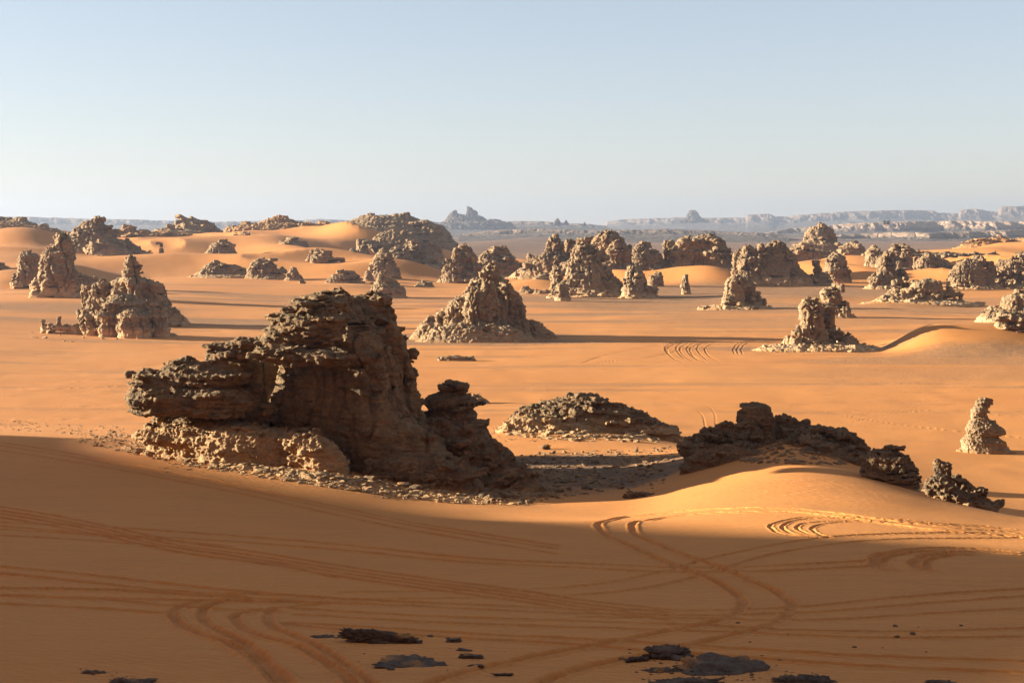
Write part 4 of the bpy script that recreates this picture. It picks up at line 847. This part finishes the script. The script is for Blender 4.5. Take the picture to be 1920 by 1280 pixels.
# ------------------------------------------------------------------ far plateaus
def plateau(name, label, outline, Y0, foot, back, seed, cliff=0.5, bay=0.12, gully=1.0, ns=70, mat=None, talus=0.55, palf=.45):
    xs = np.array([o[0] for o in outline], float); ys = np.array([o[1] for o in outline], float)
    c = np.arange(xs[0], xs[-1] + 1, 1.5); top = np.interp(c, xs, ys)
    zt = CAMZ - (top - HY) / F * Y0; X = (c - 960) / F; base = CAMZ - 36.0 - 0.0
    lin = X * Y0
    s = np.concatenate([np.linspace(0, 1, ns) ** 0.9, 1 + np.linspace(0.05, 1, 14)])   # 0 foot, 1 rim, 2 back
    prom = bay * Y0 * (fbm(lin / (Y0 * .10) + seed, 3.5, 1.5, 4, .55) * 1.5)
    depth = np.where(s[:, None] <= 1, Y0 - foot * (1 - s[:, None]) + prom[None] * np.clip(s[:, None] * 1.2 + .2, 0, 1), Y0 + prom[None] * (2 - s[:, None]) + back * (s[:, None] - 1))
    PX = X[None] * depth
    rg = np.abs(fbm(PX / (Y0 * .012) + seed, depth / (Y0 * .03), 2.5, 4, .6)) * 2
    sj = np.clip(s[:, None] - gully * 0.07 * (rg - .35) * sstep(.1, .9, s[:, None]), 0, 2)
    sj = np.where(s[:, None] >= 1, np.minimum(s[:, None], 2), np.minimum(sj, 1))
    c0 = 1 - 0.16; prof_ = np.where(sj < c0, talus * (sj / c0) ** 1.5, talus + (1 - talus) * sstep(c0, 0.985, sj))
    # step in the cliff
    ZZ = base + (zt[None] - base) * prof_; ZZ = np.where(s[:, None] > 1, zt[None] - 4 + 0 * ZZ - (s[:, None] - 1) ** 2 * 20, ZZ)
    ZZ += fbm(PX / (Y0 * .006), depth / (Y0 * .006), seed * 1.1, 4) * 0.0006 * Y0 * sstep(0, .2, s[:, None]) * (s[:, None] <= 1.3)
    pal = sstep(0.45, 0.9, (prof_ - talus) / (1 - talus) * 2) * (s[:, None] <= 1.0) * (0.6 + 0.5 * fbm(PX / (Y0 * .03), ZZ / 20, seed, 3))
    pal *= palf
    pal = np.maximum(pal, .35 * palf * sstep(.2, .5, fbm(PX / (Y0 * .03), depth / (Y0 * .02), seed + 5.0, 3)) * (s[:, None] < 1))
    V = np.stack([PX, depth, ZZ], 2).reshape(-1, 3); back_ = V.reshape(len(s), -1, 3)[-1].copy(); back_[:, 2] = base - 60
    V = np.concatenate([V, back_]); nr = len(s) + 1
    me = mesh_from(name, V, grid_quads(nr, len(c)), True, {'pale': np.concatenate([np.clip(pal, 0, 1).ravel(), 0 * c]), 'dust': np.zeros(nr * len(c))})
    o = link(name, me, mat or M_CLIFF); o['kind'] = 'structure'; o['label'] = label; return o
plateau('plateau', 'blue distant tableland along the left horizon', [(-500,404),(60,407),(200,411),(330,414),(420,416),(560,413),(600,411),(640,413),(700,417)], 8500, 1900, 3500, 3, bay=.05)
plateau('plateau', 'low distant grey tableland across the central horizon', [(640,424),(700,416),(790,415),(850,418),(960,415),(1010,415),(1060,418),(1110,421),(1140,424)], 7000, 2200, 2500, 7, bay=.06, talus=.7)
plateau('plateau', 'long distant mesa skyline of stepped cliffs at right', [(1134,425),(1138,416),(1165,412),(1240,409),(1290,408),(1330,409),(1398,408),(1402,402),(1440,401),(1448,403),(1455,407),(1500,404),(1530,401),(1600,397),(1690,394),(1750,395),(1760,400),(1798,399),(1802,393),(1840,392),(1850,396),(1870,397),(1878,388),(1960,385),(2200,383),(2500,384)], 11000, 2600, 4500, 11, bay=.035)
plateau('plateau', 'pink cliffed tableland in the right background', [(1430,438),(1480,428),(1560,421),(1640,417),(1700,415),(1790,414),(1880,416),(2000,412),(2500,410)], 5200, 900, 3000, 17, bay=.10, talus=.35, palf=1.0)
plateau('plateau', 'low cliff band with deep bays at right', [(1540,452),(1575,441),(1630,438),(1700,436),(1740,437),(1830,434),(1900,432),(2050,430),(2500,428)], 3500, 420, 900, 23, bay=.10, talus=.3, palf=1.0)
plateau('plateau', 'low dark swell in the central background', [(860,440),(920,433),(1000,428),(1100,432),(1250,430),(1420,436),(1480,442)], 3800, 900, 900, 29, bay=.08, talus=.6)

# ------------------------------------------------------------------ slabs and stones
def ico(n=3):
    import bmesh
    bm = bmesh.new(); bmesh.ops.create_icosphere(bm, subdivisions=n, radius=1.0)
    v = np.array([x.co[:] for x in bm.verts]); f = np.array([[q.index for q in p.verts] for p in bm.faces]); bm.free(); return v, f
def stone_mesh(name, lx, ly, lz, seed, sub=3, boxy=.6, rough=.18, bend=0.0, mat=None, pal=0.0, pinch=0.0):
    v, f = ico(sub); v = np.sign(v) * np.abs(v) ** boxy; v /= np.abs(v).max(0)
    d = 1 + rough * billow(v[:, 0] * 1.6 + seed, v[:, 1] * 1.6, v[:, 2] * 1.6, 3) + rough * .5 * fbm(v[:, 0] * 6 + seed, v[:, 1] * 6, v[:, 2] * 6, 2)
    v = v * d[:, None]
    # broken flat facets
    for i in range(5):
        a = np.random.default_rng(seed * 7 + i).normal(size=3); a /= np.linalg.norm(a); h = v @ a; v -= np.clip(h - .78, 0, 9)[:, None] * a * .9
    v *= (1 - pinch * sstep(-.2, 1, -v[:, 0:1]))
    v[:, 2] += bend * (1 - v[:, 0] ** 2)
    v = v * np.array([lx, ly, lz]) * .5 if sub < 4 else stone_detail(v, lx, ly, lz, seed)
    return mesh_from(name, v, f, True, {'pale': np.full(len(v), pal), 'dust': .75 * sstep(.05, .35, fbm(v[:, 0] * 3 / max(lx, .5) + seed, v[:, 1] * 3 / max(lx, .5), 1.5, 3)) * sstep(0, .02, v[:, 2])})
def stone_detail(v, lx, ly, lz, seed):
    p = v * np.array([lx, ly, lz]) * .5; q = max(ly, lz) * .5
    a, c = worley(p[:, 0] / q * 1.3 + seed, p[:, 1] / q * 1.3, p[:, 2] / q * 3)
    r = .55 * (np.clip((c - a) * 1.8, 0, .6) - .35) + .35 * fbm(p[:, 0] * 5 / q * .5, p[:, 1] * 5 / q * .5, p[:, 2] * 14 / q * .5, 4, .6)
    n = v / np.linalg.norm(v, axis=1, keepdims=True); ed = sstep(.35, 1, np.hypot(v[:, 0], v[:, 1]))
    p = p + n * np.array([1.6, 1.6, .75]) * (r * lz * (.45 + .6 * ed))[:, None] + n * np.array([1, 1, 0]) * (.25 * ly * ed * fbm(v[:, 0] * 2.2 + seed, v[:, 1] * 2.2, 1.5, 3))[:, None]
    return p
def slab(label, px, py, lx, ly, lz, seed, lift=.1, rz=0.0, rx=0.0, ry=0.0, name='rock_slab', mat=None, **kw):
    me = stone_mesh(name, lx, ly, lz, seed, **{'sub': 5, **kw}); o = link(name, me, mat or M_SLAB); x, y, z = place(px, py)
    o.location = (x, y, z + lift - .22 * lz); o.rotation_euler = (rx, ry, rz); tag(o, label, 'rock'); return o
slab('dark log shaped slab lying on the near sand', 713, 1203, 2.1, .42, .34, 2, .13, -.12, 0, .14, rough=.28, bend=.3)
slab('thin flat dark plate half buried below the log shaped slab', 775, 1246, 1.85, 1.15, .22, 4, .02, -.15, 0, .06, rough=.3, boxy=.8)
slab('knobbly dark block at the top of the near rocks bottom right', 1248, 1233, 1.05, .6, .32, 7, .14, 0, .1, -.05, rough=.3, boxy=.55)
slab('thin dark tongue of rock left of the knobbly block', 1185, 1240, .95, .22, .22, 9, .03, .45, 0, .1, rough=.4, pinch=.5)
slab('largest flat dark slab at bottom right', 1358, 1258, 2.3, 1.5, .42, 12, .05, -.1, .04, .05, rough=.3, boxy=.8)
slab('flaky flat rock left of the largest slab', 1245, 1258, 1.0, .6, .16, 14, .02, .15, rough=.6, boxy=.9)
slab('dark slab cut by the bottom edge right of centre', 1285, 1284, 1.6, .6, .24, 17, .05, 0, rough=.5)
slab('low dark slab trailing right of the largest slab', 1515, 1278, 1.4, .5, .22, 19, .03, -.12, rough=.45)
slab('sliver of rock on the bottom edge far right', 1760, 1281, .6, .3, .14, 21, .03, rough=.4)
slab('dark flake beside the sand bottom left', 178, 1261, .55, .3, .10, 23, .02, -.1, rough=.6)
slab('broken dark flakes on the bottom edge left', 250, 1280, .95, .4, .12, 25, .02, -.05, rough=.6)
slab('flat dark flakes left of the log shaped slab', 607, 1194, .6, .3, .08, 27, .02, .1, rough=.6)
slab('small dark stone right of the log shaped slab', 806, 1193, .17, .15, .12, 29, .03, sub=3)
slab('dark stone with flat top right of the log shaped slab', 852, 1203, .38, .25, .18, 31, .04, sub=4)
slab('flat leaning flake between two small stones', 873, 1219, .42, .2, .08, 33, .02, -.35, sub=4)
slab('small brick shaped stone near the bottom centre', 884, 1233, .56, .24, .13, 35, .05, sub=4, boxy=.4)
slab('thin splinter of stone beneath the brick shaped stone', 893, 1248, .4, .16, .06, 37, .02, -.1, sub=4)
slab('tiny dark pebble pair near the bottom centre', 942, 1266, .42, .14, .08, 39, .02, -.1, sub=4, rough=.6)
slab('small stone at the lower edge of the thin flat plate', 733, 1255, .18, .14, .10, 41, .03, sub=3)
slab('dark brush like flat rock at the edge of the sunlit sand', 1200, 931, 1.9, .9, .55, 43, .12, 0, mat=M_ROCK_DARK, rough=.6)
slab('round dark boulder standing in the shaded hollow', 1023, 842, .62, .55, .60, 45, .25, 0, mat=M_ROCK_DARK, name='boulder')

protos = [stone_mesh('stone', 1, .8, .55, 100 + i, 3, .6 + .1 * (i % 3), .3) for i in range(7)]
for p in protos[:]: p.materials.append(M_ROCK_DARK)
protos2 = [stone_mesh('stone', 1, .8, .55, 200 + i, 3, .6 + .1 * (i % 3), .3, pal=.7) for i in range(4)]
for p in protos2: p.materials.append(M_ROCK_NEAR)
def scatter(n, poly, smin, smax, label, group, seed, ps=None, pw=2.2, flat=1.0):
    g = np.random.default_rng(seed); ps = ps or protos; cnt = 0; P = np.array(poly, float)
    while cnt < n:
        px, py = g.uniform(P[:, 0].min(), P[:, 0].max()), g.uniform(P[:, 1].min(), P[:, 1].max()); inside = False
        for (x0, y0), (x1, y1) in zip(P, np.roll(P, -1, 0)):
            if (y0 > py) != (y1 > py) and px < (x1 - x0) * (py - y0) / (y1 - y0) + x0: inside = not inside
        if not inside: continue
        x, y, z = place(px, py, 20, 1200)
        s = smin + (smax - smin) * g.random() ** pw
        o = bpy.data.objects.new('stone', ps[int(g.integers(len(ps)))]); sc.collection.objects.link(o)
        o.location = (x, y, z + .12 * s * flat); o.scale = (s * g.uniform(.8, 1.3), s, s * flat * g.uniform(.7, 1.1)); o.rotation_euler = (g.normal() * .15, g.normal() * .15, g.uniform(0, 6.28))
        tag(o, label, 'stone', group); cnt += 1
scatter(95, [(700,905),(640,880),(800,880),(960,880),(1060,925),(1010,945),(900,940),(780,925)], .18, .85, 'small dark stone strewn on shaded sand below the great rock', 'stones strewn below the great rock', 1)
scatter(70, [(960,850),(1250,835),(1260,870),(1180,925),(1060,925),(960,890)], .15, .75, 'small stone lying on the grey floor of the shaded hollow', 'stones on the floor of the hollow', 2)
scatter(28, [(1400,820),(1480,815),(1470,850),(1380,858)], .15, .6, 'stone on the shaded sand below the perched square boulder', 'stones below the perched boulder', 3)
scatter(30, [(230,840),(560,868),(700,905),(620,905),(400,868)], .15, .6, 'pinkish stone along the lit foot of the great rock', 'stones along the lit foot', 4, protos2)
scatter(22, [(980,790),(1250,826),(1100,826),(950,806)], .2, .9, 'pale slab stone lying on the mound of broken slabs', 'stones by the mound of slabs', 5, protos2)
scatter(16, [(1440,650),(1640,650),(1640,660),(1430,662)], .5, 1.6, 'stone on the rubble bed of the tall rounded pillar', 'stones round the tall pillar', 6, protos2)
scatter(16, [(780,630),(1040,628),(1040,638),(770,640)], .5, 1.8, 'stone at the foot of the great lumpy pyramid', 'stones round the pyramid', 7, protos2)
scatter(12, [(30,628),(340,630),(350,641),(30,641)], .5, 1.4, 'stone before the domed rock cluster', 'stones round the domed cluster', 8, protos2)
scatter(14, [(1150,1150),(1900,1150),(1900,1230),(1250,1215)], .05, .2, 'tiny pebble on the rutted near sand', 'pebbles on the near sand', 9)

# uncountable chips: one object
def rubble(name, label, fields, mat, seed, pal):
    g = np.random.default_rng(seed); v0, f0 = ico(2); VS, FS, PS, n = [], [], [], 0
    vars_ = []
    for q in range(14):
        v = np.sign(v0) * np.abs(v0) ** .7
        for i in range(9):
            a = g.normal(size=3); a /= np.linalg.norm(a); h = v @ a; v = v - np.clip(h - g.uniform(.45, .8), 0, 9)[:, None] * a
        vars_.append(v)
    for (poly, cnt, s0, s1, fl) in fields:
        P = np.array(poly, float); c = 0
        while c < cnt:
            px, py = g.uniform(P[:, 0].min(), P[:, 0].max()), g.uniform(P[:, 1].min(), P[:, 1].max()); ins = False
            for (x0, y0), (x1, y1) in zip(P, np.roll(P, -1, 0)):
                if (y0 > py) != (y1 > py) and px < (x1 - x0) * (py - y0) / (y1 - y0) + x0: ins = not ins
            if not ins: continue
            c += 1; x, y, z = place(px, py, 20, 400); s = s0 + (s1 - s0) * g.random() ** 2.6; a = g.uniform(0, 6.28)
            v = vars_[int(g.integers(14))] * np.array([s, s * g.uniform(.5, .9), s * fl * g.uniform(.6, 1.3)]) * .5; v = v + v[:, [2, 0, 1]] * 0
            ti = g.normal() * .2; v = np.stack([v[:, 0], v[:, 1] * math.cos(ti) - v[:, 2] * math.sin(ti), v[:, 1] * math.sin(ti) + v[:, 2] * math.cos(ti)], 1)
            v = np.stack([v[:, 0] * math.cos(a) - v[:, 1] * math.sin(a) + x, v[:, 0] * math.sin(a) + v[:, 1] * math.cos(a) + y, v[:, 2] + z + .04 * s], 1)
            VS.append(v); FS.append(f0 + n); PS.append(np.full(len(v0), pal * g.uniform(.2, 1))); n += len(v0)
    V = np.concatenate(VS); me = mesh_from(name, V, np.concatenate(FS), False, {'pale': np.concatenate(PS), 'dust': np.clip(.35 * fbm(V[:, 0] * 2, V[:, 1] * 2, V[:, 2] * 2, 2) + .15, 0, 1)})
    o = link(name, me, mat); tag(o, label, 'rubble', None, 'stuff')
rubble('rubble', 'pinkish rubble apron spread on the sand along the foot of the great rock', [([(165,812),(280,835),(420,858),(560,880),(700,898),(880,915),(1000,925),(1000,947),(860,945),(700,926),(560,906),(400,882),(250,852),(140,828)], 3000, .06, .6, .42), ([(0,788),(120,794),(230,800),(250,830),(120,812),(0,806)], 420, .08, .6, .45), ([(230,835),(400,862),(560,886),(700,904),(700,914),(560,898),(400,874),(240,848)], 320, .3, 1.2, .5)], M_ROCK_NEAR, 71, 1.0)
rubble('rubble', 'dark rubble spilling from the great rock into the shaded hollow', [([(880,895),(1010,850),(1260,838),(1270,862),(1200,905),(1060,935),(900,935)], 1100, .06, .8, .4), ([(850,905),(990,900),(1060,930),(900,938)], 300, .2, 1.1, .45), ([(1285,845),(1400,812),(1480,812),(1600,850),(1590,872),(1400,868)], 620, .06, .9, .45)], M_ROCK_DARK, 72, .5)
rubble('rubble', 'broken pale slabs around the low mound beyond the hollow', [([(925,800),(990,780),(1150,815),(1265,815),(1265,830),(1100,828),(920,815)], 520, .15, 1.5, .35)], M_ROCK_NEAR, 73, 1.0)
rubble('rubble', 'small dark chips of rock round the near slabs', [([(580,1185),(960,1180),(970,1270),(700,1275)], 90, .02, .10, .4), ([(1150,1215),(1480,1230),(1580,1282),(1180,1282)], 260, .02, .13, .35), ([(150,1250),(300,1262),(300,1284),(150,1275)], 50, .02, .09, .4)], M_SLAB, 74, .2)
def gravel_stuff():
    g = np.random.default_rng(44); v0, f0 = ico(1); VS, FS, n = [], [], 0
    for (x0, y0, x1, y1, cnt, s0, s1) in [(700,885,1050,935,500,.04,.22),(960,850,1250,920,600,.04,.2),(1280,850,1400,862,120,.04,.18),(620,880,800,905,200,.04,.2),(900,800,1200,828,260,.05,.25),(300,848,620,885,260,.04,.18)]:
        for i in range(cnt):
            x, y, z = place(g.uniform(x0, x1), g.uniform(y0, y1), 40, 400); s = s0 + (s1 - s0) * g.random() ** 3
            a = g.uniform(0, 6.28); v = v0 * (1 + .25 * g.normal(size=(len(v0), 1)).clip(-1, 1)) * np.array([s, s * .7, s * .4])
            v = np.stack([v[:, 0] * math.cos(a) - v[:, 1] * math.sin(a) + x, v[:, 0] * math.sin(a) + v[:, 1] * math.cos(a) + y, v[:, 2] + z + .03 * s], 1)
            VS.append(v); FS.append(f0 + n); n += len(v0)
    V = np.concatenate(VS); me = mesh_from('gravel', V, np.concatenate(FS), False, {'pale': np.zeros(len(V)), 'dust': np.zeros(len(V))})
    o = link('gravel', me, M_ROCK_DARK); tag(o, 'loose chips of rock strewn over the shaded hollow', 'gravel', None, 'stuff')
gravel_stuff()

# ------------------------------------------------------------------ haze
def haze_box():
    V = np.array([(x, y, z) for x in (-19500, 19500) for y in (-19500, 19500) for z in (-60, 330)], float)
    Q = [(0, 1, 3, 2), (4, 6, 7, 5), (0, 4, 5, 1), (2, 3, 7, 6), (0, 2, 6, 4), (1, 5, 7, 3)]
    me = mesh_from('haze', V, np.array(Q), False); m = bpy.data.materials.new('haze'); m.use_nodes = True; nt = m.node_tree; nt.nodes.clear()
    o = nt.nodes.new('ShaderNodeOutputMaterial'); p = nt.nodes.new('ShaderNodeVolumePrincipled'); p.inputs['Density'].default_value = HAZE; p.inputs['Color'].default_value = (0.36, 0.40, 0.49, 1); p.inputs['Anisotropy'].default_value = 0.3
    nt.links.new(p.outputs[0], o.inputs['Volume']); h = link('haze', me, m); h['kind'] = 'stuff'; h['label'] = 'thin bluish desert haze'
    return h
HAZE = 0.72e-4
haze_box()
print('rock verts', NV[0])
